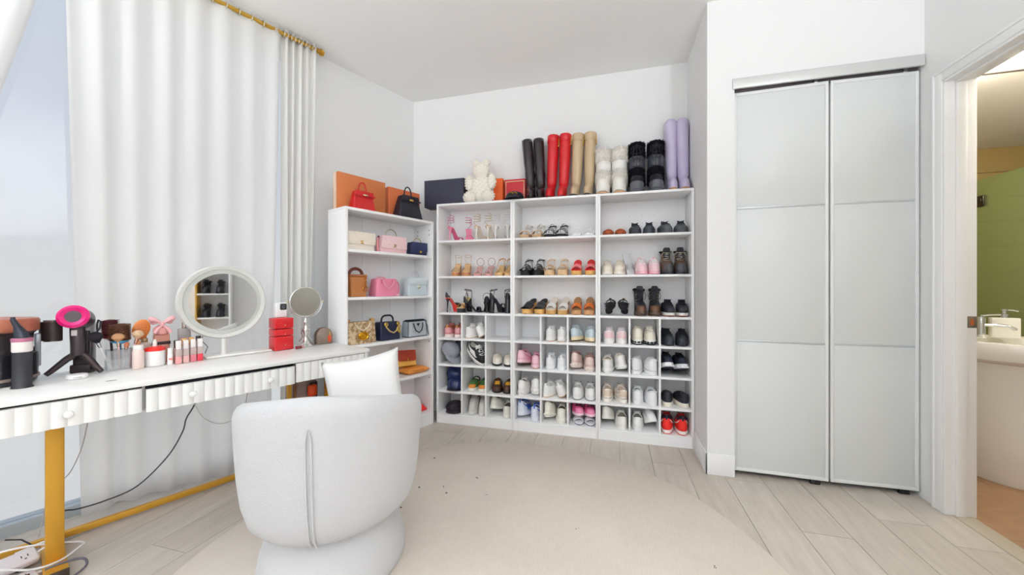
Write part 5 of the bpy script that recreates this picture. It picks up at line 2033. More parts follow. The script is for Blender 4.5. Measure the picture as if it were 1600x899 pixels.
# third shelf
b7 = thing('handbag', 'beige snakeskin bag with a gold front buckle', 'handbag')
snake = mat('#d8c2a0', .45, hex2='#9a7a50', vscale=38, bump=.3, bscale=260, btype='voronoi')
bag_body(.235, .225, .085, .06, .165).build('body', snake, b7)
q = MB()
for x in (-.10, .10):
    q.box(x - .016, x + .016, -.02, .012, .155, .185, .006)
q.build('corner_tip', mat('#b98a58', .5), b7)
MB().tube([(-.06, -.042, .150), (-.045, -.05, .125), (0, -.052, .098), (.045, -.05, .125), (.06, -.042, .150)], .006, 8).build('handle', mat('#e2d3b8', .5), b7)
q = MB()
q.ell((0, -.050, .060), (.032, .008, .024), 16, 8)
q.tube([(math.cos(2 * PI * k / 18) * .036, -.052, .060 + math.sin(2 * PI * k / 18) * .028) for k in range(18)], .005, 6, True)
for k in range(5):
    q.ell((-.03 + .015 * k, -.055, .080 - .004 * abs(k - 2)), (.006, .005, .006), 8, 6)
q.build('buckle', mat('#d7a12c', .25, 1), b7)
on_case(b7, 562, BS[2], -2.62, 0)
b8 = thing('handbag', 'navy leather bag hung with a gold chain and charms', 'handbag')
bag_body(.185, .175, .10, .085, .145).build('body', mat('#161b3c', .5, bump=.4, bscale=14, btype='quilt'), b8)
MB().tube(arc(-.055, .055, 0, .145, .052, flat=.6), .0075, 8).build('handle', mat('#12152c', .45), b8)
q = MB()
q.tube([(-.05, -.052, .130), (-.045, -.058, .105), (-.015, -.060, .072), (.02, -.060, .058), (.050, -.058, .075), (.060, -.054, .10)], .006, 8)
q.build('chain_strap', mat('#dcc08a', .35, .6), b8)
q = MB()
for (x, z, s0) in ((-.05, .128, .015), (.062, .130, .013), (.072, .105, .013), (.064, .085, .011), (.072, .065, .010)):
    q.tube([(x + math.cos(2 * PI * k / 12) * s0, -.060, z + math.sin(2 * PI * k / 12) * s0) for k in range(12)], .0032, 6, True)
    q.ell((x, -.060, z), (s0 * .5, .003, s0 * .5), 8, 5)
q.build('charms', mat('#d9b45a', .25, 1), b8)
on_case(b8, 605, BS[2], -2.63, 0)
b9 = thing('handbag', 'silver tote edged in black with drooping black handles', 'handbag')
bag_body(.205, .19, .09, .075, .135).build('body', mat('#c3ccd3', .3, .35, bump=.3, bscale=300), b9)
q = MB()
for (z, hw, hd) in ((.003, .101, .044), (.134, .0955, .038)):
    q.tube(rrect(hw, hd, .012, z, 4), .0035, 6, True)
for s_ in (-1, 1):
    for s2 in (-1, 1):
        q.tube([(s_ * .0985, s2 * .040, .003), (s_ * .0965, s2 * .0385, .07), (s_ * .0925, s2 * .034, .134)], .0035, 6)
q.build('piping', mat('#1b1d27', .5), b9)
MB().tube([(-.050, -.046, .118), (-.046, -.054, .09), (-.032, -.058, .055), (0, -.060, .036), (.030, -.058, .055), (.044, -.054, .09), (.048, -.046, .118)], .0048, 8).build('handle', mat('#171922', .45), b9)
MB().box(-.093, .093, -.02, .02, .134, .146, .005).build('zip_band', mat('#171922', .5), b9)
MB().prism([(-.016, .115), (0, .092), (.016, .115)], -.050, -.044).build('triangle_plate', mat('#171922', .4), b9)
MB().tube([(.086, -.035, .13), (.098, -.05, .08), (.102, -.055, .03), (.106, -.06, .006)], .003, 6).build('strap', mat('#171922', .5), b9)
on_case(b9, 648, BS[2], -2.62, 0)
# fourth shelf
ct = thing('clutch', 'soft orange leather pouch lying flat on the shelf', 'pouch')
m = pillow_mesh(.24, .17, .055)
m.xf(Matrix.Rotation(R(90), 4, 'X'))
m.build('body', mat('#d98a38', .6, bump=.25, bscale=30), ct, 80)
MB().tube([(-.118, -.012, .004), (-.05, -.083, .006), (.05, -.083, .006), (.118, -.012, .004)], .003, 6).build('zip_edge', mat('#b56a22', .6), ct)
on_case(ct, None, BS[3], -2.635, 0, 2.056)
b10 = thing('handbag', 'rust and mustard flap bag lying on the orange pouch', 'handbag')
bag_body(.190, .190, .055, .050, .130).build('body', mat('#dba045', .5), b10)
flap(.192, .180, .133, .040, -.028, .008, .012).build('flap', mat('#9a2f16', .5), b10)
MB().box(-.004, .004, -.040, -.034, .040, .060, .001).build('clasp', GOLDH, b10)
p = W(1.985, -2.635, 0)
settle(b10, p.x, p.y, BS[3] + .052, (R(-18), R(5), WROT))
b11 = thing('handbag', 'dark red leather bag beside the rust flap bag', 'handbag')
bag_body(.16, .15, .08, .06, .095).build('body', mat('#8a2c1c', .5), b11)
flap(.150, .152, .098, .04, -.038, .006, .012).build('flap', mat('#7c2415', .5), b11)
on_case(b11, None, BS[3], -2.64, 0, 1.66)
# lowest shelf
b12 = thing('handbag', 'bright red pouch with a gold stud on the lowest shelf', 'pouch')
m = MB()
m.prism([(-.12, 0), (-.105, .135), (-.085, .142), (-.03, .11), (.05, .06), (.10, .022), (.105, .0)], -.045, .045, .012)
m.build('body', mat('#d8201a', .45), b12)
MB().ell((-.05, -.046, .075), (.008, .004, .008), 10, 6).build('stud', GOLDH, b12)
on_case(b12, None, BS[4], -2.63, 0, 2.075)
b13 = thing('handbag', 'dark brown bag behind the pillow on the lowest shelf', 'handbag')
bag_body(.12, .11, .08, .07, .19).build('body', mat('#3a2420', .5), b13)
MB().tube(arc(-.03, .03, 0, .188, .06), .006, 8).build('handle', mat('#2a1a17', .5), b13)
on_case(b13, None, BS[4], -2.63, 0, 1.85)
# on top of the bookcase
ora = mat('#c9743f', .65)
x1 = thing('gift_box', 'large flat orange box standing behind the small red bag', 'box', W(1.63, -2.735, BTOP + .0008), WROT)
MB().box(-.205, .195, -.034, .034, 0, .285, .002).build('box_body', mat('#e9c9ae', .65), x1)
MB().box(-.207, .197, -.038, -.012, .0, .287, .002).build('lid', mat('#c4713e', .65), x1)
x2 = thing('gift_box', 'orange box standing behind the black top handle bag', 'box', W(2.02, -2.735, BTOP + .0008), WROT)
MB().box(-.16, .16, -.034, .034, 0, .265, .002).build('box_body', mat('#cf7a4a', .65), x2)
MB().box(-.162, .162, -.038, -.012, .0, .267, .002).build('lid', mat('#c9683a', .65), x2)
def top_handle(label, w0, w1, h, dp, col, hard, hh, rough=.4):
    t = thing('handbag', label, 'handbag')
    cm = mat(col, rough)
    bag_body(w0, w1, dp, dp * .45, h, .008).build('body', cm, t)
    flap(w1 * 1.02, w1 * 1.10, h + .004, h * .72, -dp * .33, .005, .006).build('flap', cm, t)
    MB().tube(arc(-w1 * .22, w1 * .22, 0, h, hh), .0055, 8).build('handle', cm, t)
    q = MB()
    q.box(-w1 * .62, w1 * .62, -dp * .40 - .006, -dp * .33 - .004, h * .78, h * .84, .001)
    q.build('belt', cm, t)
    q = MB()
    q.box(-.020, .020, -dp * .40 - .012, -dp * .38 - .004, h * .765, h * .855, .003)
    q.ell((0, -dp * .40 - .012, h * .81), (.007, .004, .007), 10, 6)
    q.build('turn_lock', mat(hard, .2, 1), t)
    return t
k1 = top_handle('small red top handle bag on the bookcase', .185, .145, .150, .09, '#c0181c', '#d8c8a8', .075)
on_case(k1, 566, BTOP, -2.64, 0)
k2 = top_handle('black top handle bag with gold lock on the bookcase', .245, .165, .190, .11, '#171826', '#dcb662', .085)
on_case(k2, 637, BTOP, -2.62, 0)
# ---------------------------------------------------------------- things on the vanity desk
ZD = .8008
def dput(t, l, d, z=ZD, rz=0.0):
    p = W(l, d, z)
    t.location = p
    t.rotation_euler = (0, 0, WROT + R(rz))
    return t
def at_d(u, v, d):
    """point of the window-wall frame (l, -d, z) seen at a photo pixel on the sheet at distance d"""
    t = (u - 800) / 580
    c_, s_ = math.cos(R(YAW)), math.sin(R(YAW))
    r_ = Vector((c_ * t - s_, s_ * t + c_, (450 - v) / 580))
    k_ = d / r_.dot(WN)
    return (k_ * r_.dot(WD), -d, CAM_Z + k_ * r_.z)

def mirror_mat():
    return mat('#eef0f0', .02, 1.0)
# big round mirror
bmz = 1.117 - ZD
mr = dput(thing('vanity_mirror', 'large round white framed mirror standing on the vanity desk', 'mirror'), .716, -2.65)
ringp = MB()
rs = []
for k in range(72):
    a = 2 * PI * k / 72
    rs.append([(math.cos(a) * r_, y, bmz + math.sin(a) * r_) for r_, y in ((.186, -.004), (.188, -.012), (.207, -.016), (.2115, -.010), (.2115, .020), (.205, .024), (.186, .024))])
ringp.rings(rs, closed=True).build('frame', mat('#d6d5d1', .4), mr, 40)
rs = [[(math.cos(2 * PI * k / 72) * r_, -.006, bmz + math.sin(2 * PI * k / 72) * r_) for k in range(72)] for r_ in (.162, .187)]
MB().rings(rs, False, False).build('light_ring', mat('#c2c5bf', .5), mr)
m = MB()
m.lathe([(.1635, 0), (.1635, .004)], 72)
m.xf(Matrix.Translation((0, -.0055, bmz)) @ Matrix.Rotation(R(90), 4, 'X'))
m.build('mirror_glass', mirror_mat(), mr, 40)
MB().tube([(0, .006, .008), (0, .006, bmz - .205)], .014, 14).build('stand_post', mat('#e9e8e4', .4), mr)
MB().box(-.095, .235, -.05, .06, 0, .012, .004).build('base', mat('#edece8', .4), mr)
MB().tube([(-.09, .03, bmz - .195), (-.10, .02, bmz - .215), (-.07, .02, .06), (-.08, .03, .022)], .0022, 6).build('cord', mat('#55555a', .6), mr)

# small swivel mirror on a turned silver foot
sm = dput(thing('table_mirror', 'small round swivel mirror on a turned silver foot', 'mirror'), 1.168, -2.64)
sz = 1.103 - ZD
MB().lathe([(.060, 0), (.062, .006), (.050, .014), (.034, .022), (.024, .034), (.016, .05), (.012, .075), (.019, .10), (.021, .115), (.013, .13), (.010, .15), (.016, .165), (.012, .175), (.006, .185), (.005, sz - .108)], 20).build('foot', mat('#dcdad6', .18, .9), sm)
q = MB()
for s_ in (-1, 1):
    q.tube([(0, 0, .125), (s_ * .022, 0, .12), (s_ * .026, 0, .09), (s_ * .018, 0, .07), (s_ * .034, 0, .045), (s_ * .044, 0, .034)], .0042, 7)
q.build('scroll_brace', mat('#cfccc6', .2, .9), sm)
rs = []
for k in range(48):
    a = 2 * PI * k / 48
    rs.append([(math.cos(a) * (.098 + .006 * math.cos(b)), .006 * math.sin(b), sz + math.sin(a) * (.098 + .006 * math.cos(b))) for b in [2 * PI * j / 8 for j in range(8)]])
MB().rings(rs, closed=True).build('frame', mat('#dfe0e0', .15, 1), sm, 80)
m = MB()
m.lathe([(.0965, 0), (.0965, .003)], 48)
m.xf(Matrix.Translation((0, -.002, sz)) @ Matrix.Rotation(R(90), 4, 'X'))
m.build('mirror_glass', mirror_mat(), sm, 40)
q = MB()
q.tube([(math.cos(R(180 + 180 * k / 20)) * .111, 0, sz + math.sin(R(180 + 180 * k / 20)) * .111) for k in range(21)], .0035, 6)
q.build('yoke', mat('#dfe0e0', .15, 1), sm, 80)
for s_ in (-1, 1):
    MB().ell((s_ * .113, 0, sz), (.008, .006, .006), 10, 6).build('pivot_knob', mat('#d8c79c', .2, 1), sm)

# red three-tier box with a white camera on it
red = mat('#c4121c', .28, coat=.3)
rb3 = dput(thing('jewelry_box', 'glossy red three tier jewelry box on the vanity desk', 'jewelry box'), 1.015, -2.635)
for (z0, z1) in ((0, .088), (.091, .134), (.137, .204)):
    d_ = MB().box(-.055, .055, -.05, .05, z0, z1, .006, 3).build('tier', red, rb3)
    MB().ell((.004, -.0515, (z0 + z1) / 2 - .012), (.004, .004, .004), 10, 6).build('knob', mat('#f0c8b0', .25, 1), d_)
wc = dput(thing('camera', 'small white camera with a square black lens on the red box', 'camera'), 1.015, -2.65, ZD + .2048)
MB().box(-.034, .034, -.022, .022, 0, .098, .008, 3).build('body', mat('#f0f0f2', .35), wc)
MB().box(-.010, .028, -.027, -.021, .050, .090, .006, 2).build('lens_plate', mat('#16171d', .25, coat=.4), wc)
m = MB().lathe([(.011, 0), (.011, .004), (.007, .005)], 16)
m.xf(Matrix.Translation((.009, -.0265, .070)) @ Matrix.Rotation(R(90), 4, 'X'))
m.build('lens', mat('#2d3442', .08, coat=1), wc)

# brown pouch
po = dput(thing('cosmetic_pouch', 'brown domed cosmetic pouch with an orange tag on the desk end', 'pouch'), 1.300, -2.665)
pts = [(-.055, 0)] + [(-.055 * math.cos(PI * k / 16), .06 + .055 * math.sin(PI * k / 16)) for k in range(17)] + [(.055, 0)]
MB().prism(pts, -.028, .028, .006).build('body', mat('#8f7c70', .55, vary=.35, vscale=60), po)
m = MB()
m.prism([(p_[0] * 1.02, p_[1] * 1.01 + .0005) for p_ in pts], -.010, .006)
m.build('zip_band', mat('#4a2a1e', .5), po)
MB().box(.018, .040, -.034, -.0285, .012, .060, .004).build('tag', mat('#c4481e', .5), po)
MB().tube([(.030, -.030, .058), (.030, -.032, .075), (.024, -.030, .088)], .003, 6).build('zip_pull', GOLDH, po)
ls = dput(thing('lipstick', 'dark red lipstick lying beside the silver mirror foot', 'lipstick'), 1.100, -2.560, ZD + .0105, 20)
MB().tube([(-.03, 0, 0), (.005, 0, 0)], .010, 12).build('case', mat('#7a1a20', .3, coat=.3), ls)
MB().tube([(.005, 0, 0), (.026, 0, 0)], .008, 12).build('cap', mat('#d7a3a6', .3), ls)

# black drum with copper rim
dr = dput(thing('hair_tool_case', 'black round hair tool case with a copper lid', 'case'), -.072, -2.615)
MB().lathe([(.108, 0), (.116, .006), (.120, .02), (.122, .11), (.120, .125)], 40).build('body', mat('#14141c', .3, coat=.3), dr)
MB().lathe([(.1215, .020), (.1245, .022), (.1245, .030), (.122, .032)], 40, cap0=False, cap1=False).build('trim_ring', mat('#a8968c', .35, .6), dr)
MB().lathe([(.120, .125), (.112, .128), (.105, .15), (.108, .205), (.118, .215)], 40, cap0=False, cap1=False).build('recess', mat('#1d1416', .4), dr)
MB().lathe([(.118, .215), (.124, .220), (.125, .262), (.120, .270), (.05, .276), (.01, .276)], 40).build('lid', mat('#b06a52', .4, .3), dr)
MB().box(.108, .126, -.02, .02, .06, .20, .004).build('side_rib', mat('#8d8f95', .3, .6), dr)
ha = dput(thing('styler_attachment', 'white barrel hair styler attachment with pink ring and black tip', 'hair tool'), .004, -2.455, ZD)
MB().lathe([(.030, 0), (.026, .01), (.026, .140), (.027, .142)], 20).build('stand_cup', mat('#26262c', .4), ha)
MB().lathe([(.0245, .142), (.027, .146), (.027, .185)], 20).build('barrel', mat('#e9e3df', .4), ha)
MB().lathe([(.0275, .183), (.0285, .186), (.0285, .196), (.0265, .198)], 20).build('pink_ring', mat('#b9728c', .35, .3), ha)
MB().tube([(0, 0, .196), (-.004, 0, .22), (-.012, 0, .245), (-.022, 0, .27), (-.022, 0, .282)], [.022, .018, .010, .008, .006], 12).build('handle_tip', mat('#1d2433', .4), ha)

# hair dryer on its stand
hd = dput(thing('hair_dryer', 'dark hair dryer with a magenta ring on its stand', 'hair dryer'), .158, -2.618, ZD, -28)
hd.scale = (1.2, 1.2, 1.2)
grey = mat('#4a4144', .35, .4)
hz = .215
Mh = Matrix.Translation((0, 0, hz)) @ Matrix.Rotation(R(78), 4, 'X') @ Matrix.Rotation(R(10), 4, 'Y')
MB().lathe([(.030, -.055), (.036, -.05), (.040, -.03), (.040, .035), (.038, .045)], 28).xf(Mh).build('head', grey, hd)
MB().lathe([(.040, .030), (.043, .036), (.043, .046), (.034, .052), (.022, .046), (.020, .03)], 28, cap0=False).xf(Mh).build('magenta_ring', mat('#d0156f', .3, .2), hd)
MB().lathe([(.0195, .028), (.0195, .034)], 20).xf(Mh).build('air_hole', mat('#7a0c40', .5), hd)
MB().tube([(0, 0, hz - .03), (.0, .0, hz - .07), (0, 0, .10), (0, 0, .075)], [.021, .020, .019, .019], 18).build('handle', grey, hd)
MB().box(-.008, .008, -.0225, -.018, .15, .172, .002).build('switch', mat('#d9cfd0', .3), hd)
q = MB()
q.box(-.022, .022, .016, .034, .03, .165, .004)
q.build('stand_post', mat('#2e2426', .4, .3), hd)
for s_ in (-1, 1):
    MB().tube([(0, .01, .085), (s_ * .03, .0, .060), (s_ * .062, -.015, .022), (s_ * .075, -.02, .009)], [.014, .012, .010, .0085], 10).build('stand_leg', mat('#3a2c2d', .35, .3), hd)
MB().box(-.03, .03, .012, .06, .0, .035, .006).build('stand_heel', mat('#2e2426', .4, .3), hd)
# curved nozzle parked on the left arm
rs = []
for k in range(9):
    a = R(20 + 140 * k / 8)
    rs.append([(-.072 + math.cos(a) * .034, -math.sin(a) * .034 + .012, z) for z in (.135, .205)] + [(-.072 + math.cos(a) * .028, -math.sin(a) * .028 + .012, z) for z in (.205, .135)])
MB().rings(rs).build('nozzle_cradle', mat('#3a2e2e', .35, .4), hd, 40)
MB().lathe([(.024, .13), (.024, .21)], 18, (-.072, .012, 0)).build('nozzle', mat('#8d8586', .25, .7), hd)
MB().tube([(.05, .01, .16), (.062, 0, .175), (.066, -.002, .20), (.056, .004, .205), (.05, .01, .19), (.05, .01, .165)], .0035, 6).build('hook', mat('#3c3a40', .3, .5), hd)
pu = dput(thing('white_puck', 'flat white charging puck lying before the dryer stand', 'charger'), .150, -2.51)
MB().lathe([(.030, 0), (.033, .003), (.033, .014), (.030, .018), (.004, .019)], 24).build('body', mat('#f3f3f3', .35), pu)
MB().box(-.012, .012, -.0345, -.031, .006, .011, .001).build('slot', mat('#c9c9c9', .4), pu)
cn = dput(thing('tumbler', 'tall silver can standing behind the hair dryer', 'can'), .192, -2.729)
MB().lathe([(.030, 0), (.032, .004), (.032, .205), (.030, .215)], 24).build('body', mat('#9a9aa0', .25, .9), cn)
MB().lathe([(.0325, .16), (.0325, .215), (.03, .255), (.027, .262), (.004, .264)], 24).build('cap', mat('#d4d5d8', .35, .4), cn)

# acrylic cup with brushes
acr = mat_glass('#f2f4f6', .72, .06, 'clear_acrylic')
cup = dput(thing('brush_cup', 'clear acrylic cup holding hair and makeup brushes', 'cup'), .303, -2.645)
q = MB()
for (a, b, c_, d_) in ((-.055, .055, -.040, -.037), (-.055, .055, .037, .040), (-.055, -.052, -.037, .037), (.052, .055, -.037, .037)):
    q.box(a, b, c_, d_, .003, .095)
q.build('walls', acr, cup)
MB().box(-.055, .055, -.040, .040, 0, .003, .001).build('base', acr, cup)
def brush(name, label, x, y, lean_x, lean_y, hlen, hcol, head, hc, hr, hl, ferr='#d8d8da', hr2=None, grp=None):
    """a brush standing in the cup, leaning"""
    t = dput(thing(name, label, 'brush', group=grp), 0, 0)
    Mx = Matrix.Translation((x, y, .006)) @ Euler((R(lean_y), R(lean_x), 0)).to_matrix().to_4x4()
    MB().lathe([(.003, 0), (.0045, .01), (.005, hlen * .6), (.0045, hlen)], 10).xf(Mx).build('handle', mat(hcol, .35), t)
    if head == 'makeup':
        MB().lathe([(.0045, hlen), (.006, hlen + .006), (.0065, hlen + .024), (.0075, hlen + .028)], 12).xf(Mx).build('ferrule', mat(ferr, .2, 1), t)
        MB().lathe([(.0075, hlen + .026), (hr, hlen + .026 + hl * .45), (hr * .95, hlen + .026 + hl * .7), (hr * .5, hlen + .026 + hl * .95), (.001, hlen + .026 + hl)], 14).xf(Mx).build('bristles', mat(hc, .95, vary=.3, vscale=90), t)
    elif head == 'round':
        MB().lathe([(.005, hlen), (.013, hlen + .004), (hr * .80, hlen + .012), (hr * .82, hlen + .02), (.012, hlen + .024)], 18).xf(Mx).build('ring', mat(ferr, .35, .3), t)
        MB().lathe([(hr * .70, hlen + .018), (hr * .78, hlen + .024), (hr * .78, hlen + hl - .006), (hr * .5, hlen + hl), (.001, hlen + hl + .002)], 18).xf(Mx).build('bristle_core', mat(hc, .9, vary=.4, vscale=120), t)
        q = MB()
        for i in range(12):
            for k in range(22):
                a = 2 * PI * (k + .5 * (i % 2)) / 22
                z = hlen + .022 + (hl - .026) * i / 11
                q.tube([(math.cos(a) * hr * .76, math.sin(a) * hr * .76, z), (math.cos(a) * hr, math.sin(a) * hr, z + .001)], [.0016, .0009], 4)
        q.xf(Mx)
        q.build('bristles', mat(hc, .6), t)
    else:
        m = MB()
        m.ell((0, 0, hlen + hl / 2), (hr, .008, hl / 2), 16, 10)
        m.xf(Mx)
        m.build('paddle', mat(ferr, .4), t)
        q = MB()
        for i in range(7):
            for k in range(6):
                xx = -hr * .7 + hr * 1.4 * k / 5
                zz = hlen + hl * .18 + hl * .64 * i / 6
                q.tube([(xx, -.006, zz), (xx, -.022, zz)], [.0012, .001], 4)
        q.xf(Mx)
        q.build('bristles', mat(hc, .6), t)
    t.parent = None
    dput(t, .303, -2.645)
    return t
brush('hair_brush', 'round hair brush with dark red bristles', -.028, .016, -3, -5, .135, '#2a1a1c', 'round', '#5a2028', .036, .10, '#7a2a30')
brush('hair_brush', 'round hair brush with brown bristles and a blue ring', -.006, .000, -1, 4, .115, '#2c78a8', 'round', '#5a3420', .040, .10, '#3f8fb8')
brush('hair_brush', 'orange paddle hair brush with pale pins', .030, .014, 13, -4, .130, '#d9822f', 'paddle', '#c4581c', .034, .105, '#d07a34')
brush('makeup_brush', 'fluffy black makeup brush with silver ferrule', -.040, -.014, -18, 8, .115, '#e6e2e2', 'makeup', '#231c28', .027, .055, '#d4d4d8')
brush('makeup_brush', 'tan domed powder brush with pink handle', -.012, -.020, -2, 6, .105, '#e3b9b4', 'makeup', '#cf9d72', .024, .042, '#e0c0b0')
brush('makeup_brush', 'beige fluffy powder brush leaning towards the bow bottle', .020, -.020, 11, 5, .115, '#d79aa6', 'makeup', '#dcb896', .023, .042, '#d9b4a4')
brush('makeup_brush', 'small brown eye brush with white handle', .004, -.022, 4, 5, .075, '#efe6e4', 'makeup', '#c47a58', .010, .026, '#e3c8b8')
brush('makeup_brush', 'thin pink handled brush with tan tip', .030, -.022, 12, 5, .080, '#e9c4c8', 'makeup', '#c98f6c', .008, .024, '#e6cfc6')

# perfume with a pink bow
bw_ = dput(thing('perfume_bottle', 'pink perfume bottle topped with a large pink bow', 'perfume'), .455, -2.700)
MB().box(-.032, .032, -.020, .020, 0, .150, .008, 3).build('bottle', mat('#e7a08c', .15, trans=.3, coat=.5), bw_)
MB().box(-.034, .034, -.0215, .0215, .095, .112, .002).build('black_band', mat('#2a1c20', .4), bw_)
MB().lathe([(.03, .150), (.034, .160), (.032, .185), (.015, .197), (.01, .20)], 20).build('cap', mat('#e6a79f', .2, coat=.5), bw_)
q = MB()
for s_ in (-1, 1):
    for kk in (0, 1):
        pts = []
        rr = []
        for k in range(11):
            a = PI * k / 10
            pts.append((s_ * (.006 + .036 * math.sin(a) * (1 - .25 * kk)), -.020 - .012 * math.cos(a) + .012 * kk, .205 + .034 * math.sin(a) * (1 - .5 * kk) + .006 * math.cos(a * 2)))
            rr.append(.004 + .010 * math.sin(a))
        q.tube(pts, rr, 8)
    q.tube([(0, -.030, .200), (s_ * .02, -.034, .18), (s_ * .032, -.036, .158)], [.004, .008, .010], 8)
q.ell((0, -.028, .205), (.010, .009, .010), 12, 8)
q.build('bow', mat('#e9b0b4', .45), bw_)
tp = dput(thing('perfume_bottle', 'tall slim clear pink perfume bottle with a silver neck', 'perfume'), .552, -2.715)
MB().box(-.026, .026, -.018, .018, 0, .170, .004, 2).build('bottle', mat('#e8c6c4', .08, trans=.55, coat=.3), tp)
MB().box(-.0262, .0262, -.0182, .0182, .12, .171, .004, 2).build('clear_shoulder', mat('#e6e4e2', .06, trans=.5), tp)
MB().lathe([(.009, .17), (.012, .175), (.012, .21), (.008, .212), (.008, .24), (.002, .241)], 16).build('sprayer', mat('#d8d3d0', .2, .9), tp)
gp = dput(thing('perfume_bottle', 'small round white bottle with a gold sprayer', 'perfume'), .388, -2.690)
MB().lathe([(.018, 0), (.022, .006), (.022, .075), (.03, .082), (.030, .105), (.014, .115)], 20).build('bottle', mat('#eadfd8', .2, trans=.2, coat=.4), gp)
MB().lathe([(.013, .115), (.014, .117), (.014, .135), (.008, .137)], 16).build('collar', mat('#d8c9a0', .25, .9), gp)
MB().lathe([(.009, .136), (.009, .165), (.002, .166)], 14).build('sprayer', mat('#c98f5c', .25, .9), gp)
fp = dput(thing('pump_bottle', 'frosted blush bottle beside the red lidded jar', 'bottle'), .350, -2.574)
MB().lathe([(.020, 0), (.022, .004), (.022, .085), (.019, .092)], 20).build('bottle', mat('#e9d3cb', .35), fp)
MB().lathe([(.019, .091), (.0195, .093), (.0195, .112), (.017, .115)], 20).build('cap', mat('#f2efec', .35), fp)
jr = dput(thing('cream_jar', 'white cream jar with a glossy red lid', 'jar'), .415, -2.608)
MB().lathe([(.038, 0), (.041, .003), (.041, .072), (.039, .076)], 30).build('jar', mat('#f2f1f0', .3, coat=.2), jr)
MB().lathe([(.039, .076), (.041, .078), (.041, .090), (.030, .096), (.004, .098)], 30).build('lid', mat('#e3241e', .3, coat=.3), jr)
cl = dput(thing('candle', 'tiny white bottle standing on the red jar lid', 'bottle'), .415, -2.608, ZD + .098)
MB().lathe([(.008, 0), (.009, .003), (.009, .022), (.006, .025)], 14).build('body', mat('#f3efe8', .4), cl)
MB().lathe([(.0055, .024), (.0055, .034), (.002, .035)], 12).build('cap', mat('#f8f6f4', .4), cl)
lt = dput(thing('lip_tube', 'white lip balm tube with red lettering', 'lip balm'), .468, -2.575)
MB().lathe([(.0105, 0), (.011, .003), (.011, .052), (.0105, .053)], 18).build('tube', mat('#f4f1ee', .35), lt)
MB().lathe([(.0105, .053), (.0105, .082), (.009, .085)], 18).build('cap', mat('#ece9e6', .35), lt)
q = MB()
for i, x in enumerate((-.006, -.002, .002, .006)):
    y = -math.sqrt(.0112 ** 2 - x * x)
    q.box(x - .0011, x + .0011, y - .0006, y + .0003, .024, .034)
    if i % 2:
        q.box(x - .0016, x + .0016, y - .0007, y + .0003, .031, .034)
q.build('lettering', mat('#e2483c', .5), lt)
def gloss(i, l, d, tint, capc, lab, h=.075, ch=.045):
    t = dput(thing('lip_gloss', lab, 'lip gloss', group='lip glosses on the vanity desk'), l, d)
    MB().box(-.0123, .0123, -.0123, .0123, 0, h * .5, .002).build('colour', mat(tint, .15, coat=.5), t)
    MB().box(-.0125, .0125, -.0125, .0125, h * .5, h, .002).build('tube', mat('#ead3d0', .1, trans=.4, coat=.4), t)
    MB().box(-.0105, .0105, -.0105, .0105, h, h + ch, .002).build('cap', mat(capc, .15, coat=.4), t)
gl_ = [(.499, -2.570, '#e8a09c', '#efe9e8', 'coral lip gloss with clear cap, next to the lip balm tube'),
       (.530, -2.577, '#e4b4ae', '#efe9e8', 'beige pink lip gloss with clear cap, second from the lip balm'),
       (.561, -2.584, '#d97a86', '#efe9e8', 'rose lip gloss with clear cap, third from the lip balm'),
       (.592, -2.591, '#e23a4c', '#f1ebea', 'red lip gloss with clear cap at the end of the row')]
for i, (l, d, c_, k_, lab) in enumerate(gl_):
    gloss(i, l, d, c_, k_, lab)
gl2 = [(.500, -2.612, '#c9837c', '#1d1a1f', 'lip gloss with a black cap behind the coral one', .078, .042),
       (.532, -2.620, '#dba9a0', '#d9a24a', 'lip gloss with a gold cap behind the beige pink one', .082, .042),
       (.563, -2.627, '#e3b3a4', '#cf9a40', 'lip gloss with a gold cap behind the rose one', .084, .042),
       (.596, -2.638, '#e0a890', '#241c18', 'tall amber lip gloss with a black cap behind the red one', .105, .026)]
for i, (l, d, c_, k_, lab, h_, c2_) in enumerate(gl2):
    gloss(i, l, d, c_, k_, lab, h_, c2_)

# ---------------------------------------------------------------- under the desk
su = thing('tote_bag', 'grey brown bag with dark side and orange tag under desk', 'bag', W(1.150, -2.665, .0008), WROT)
bag_body(.150, .150, .16, .13, .58, .012).build('body', mat('#a08b84', .55, vary=.2, vscale=40), su)
MB().box(.022, .070, -.086, -.070, .02, .56, .004).build('dark_panel', mat('#3a1c16', .6, vary=.4, vscale=50), su)
MB().box(-.078, -.066, -.084, -.060, .0, .57, .003).build('edge_strip', mat('#7a4a20', .5), su)
MB().box(.004, .058, -.094, -.086, .470, .545, .012, 3).build('tag', mat('#d8501e', .45), su)
MB().tube(arc(-.045, .045, -.03, .575, .05), .006, 8).build('handle', mat('#4a2a1e', .5), su)
gp_ = thing('gold_post', 'slim gold post standing beside the bag under the desk', 'post', W(1.048, -2.60, .0008), WROT)
MB().box(-.012, .012, -.012, .012, .012, .655, .002).build('post', gold_soft, gp_)
MB().box(-.022, .022, -.03, .03, 0, .012, .003).build('base_plate', gold_soft, gp_)

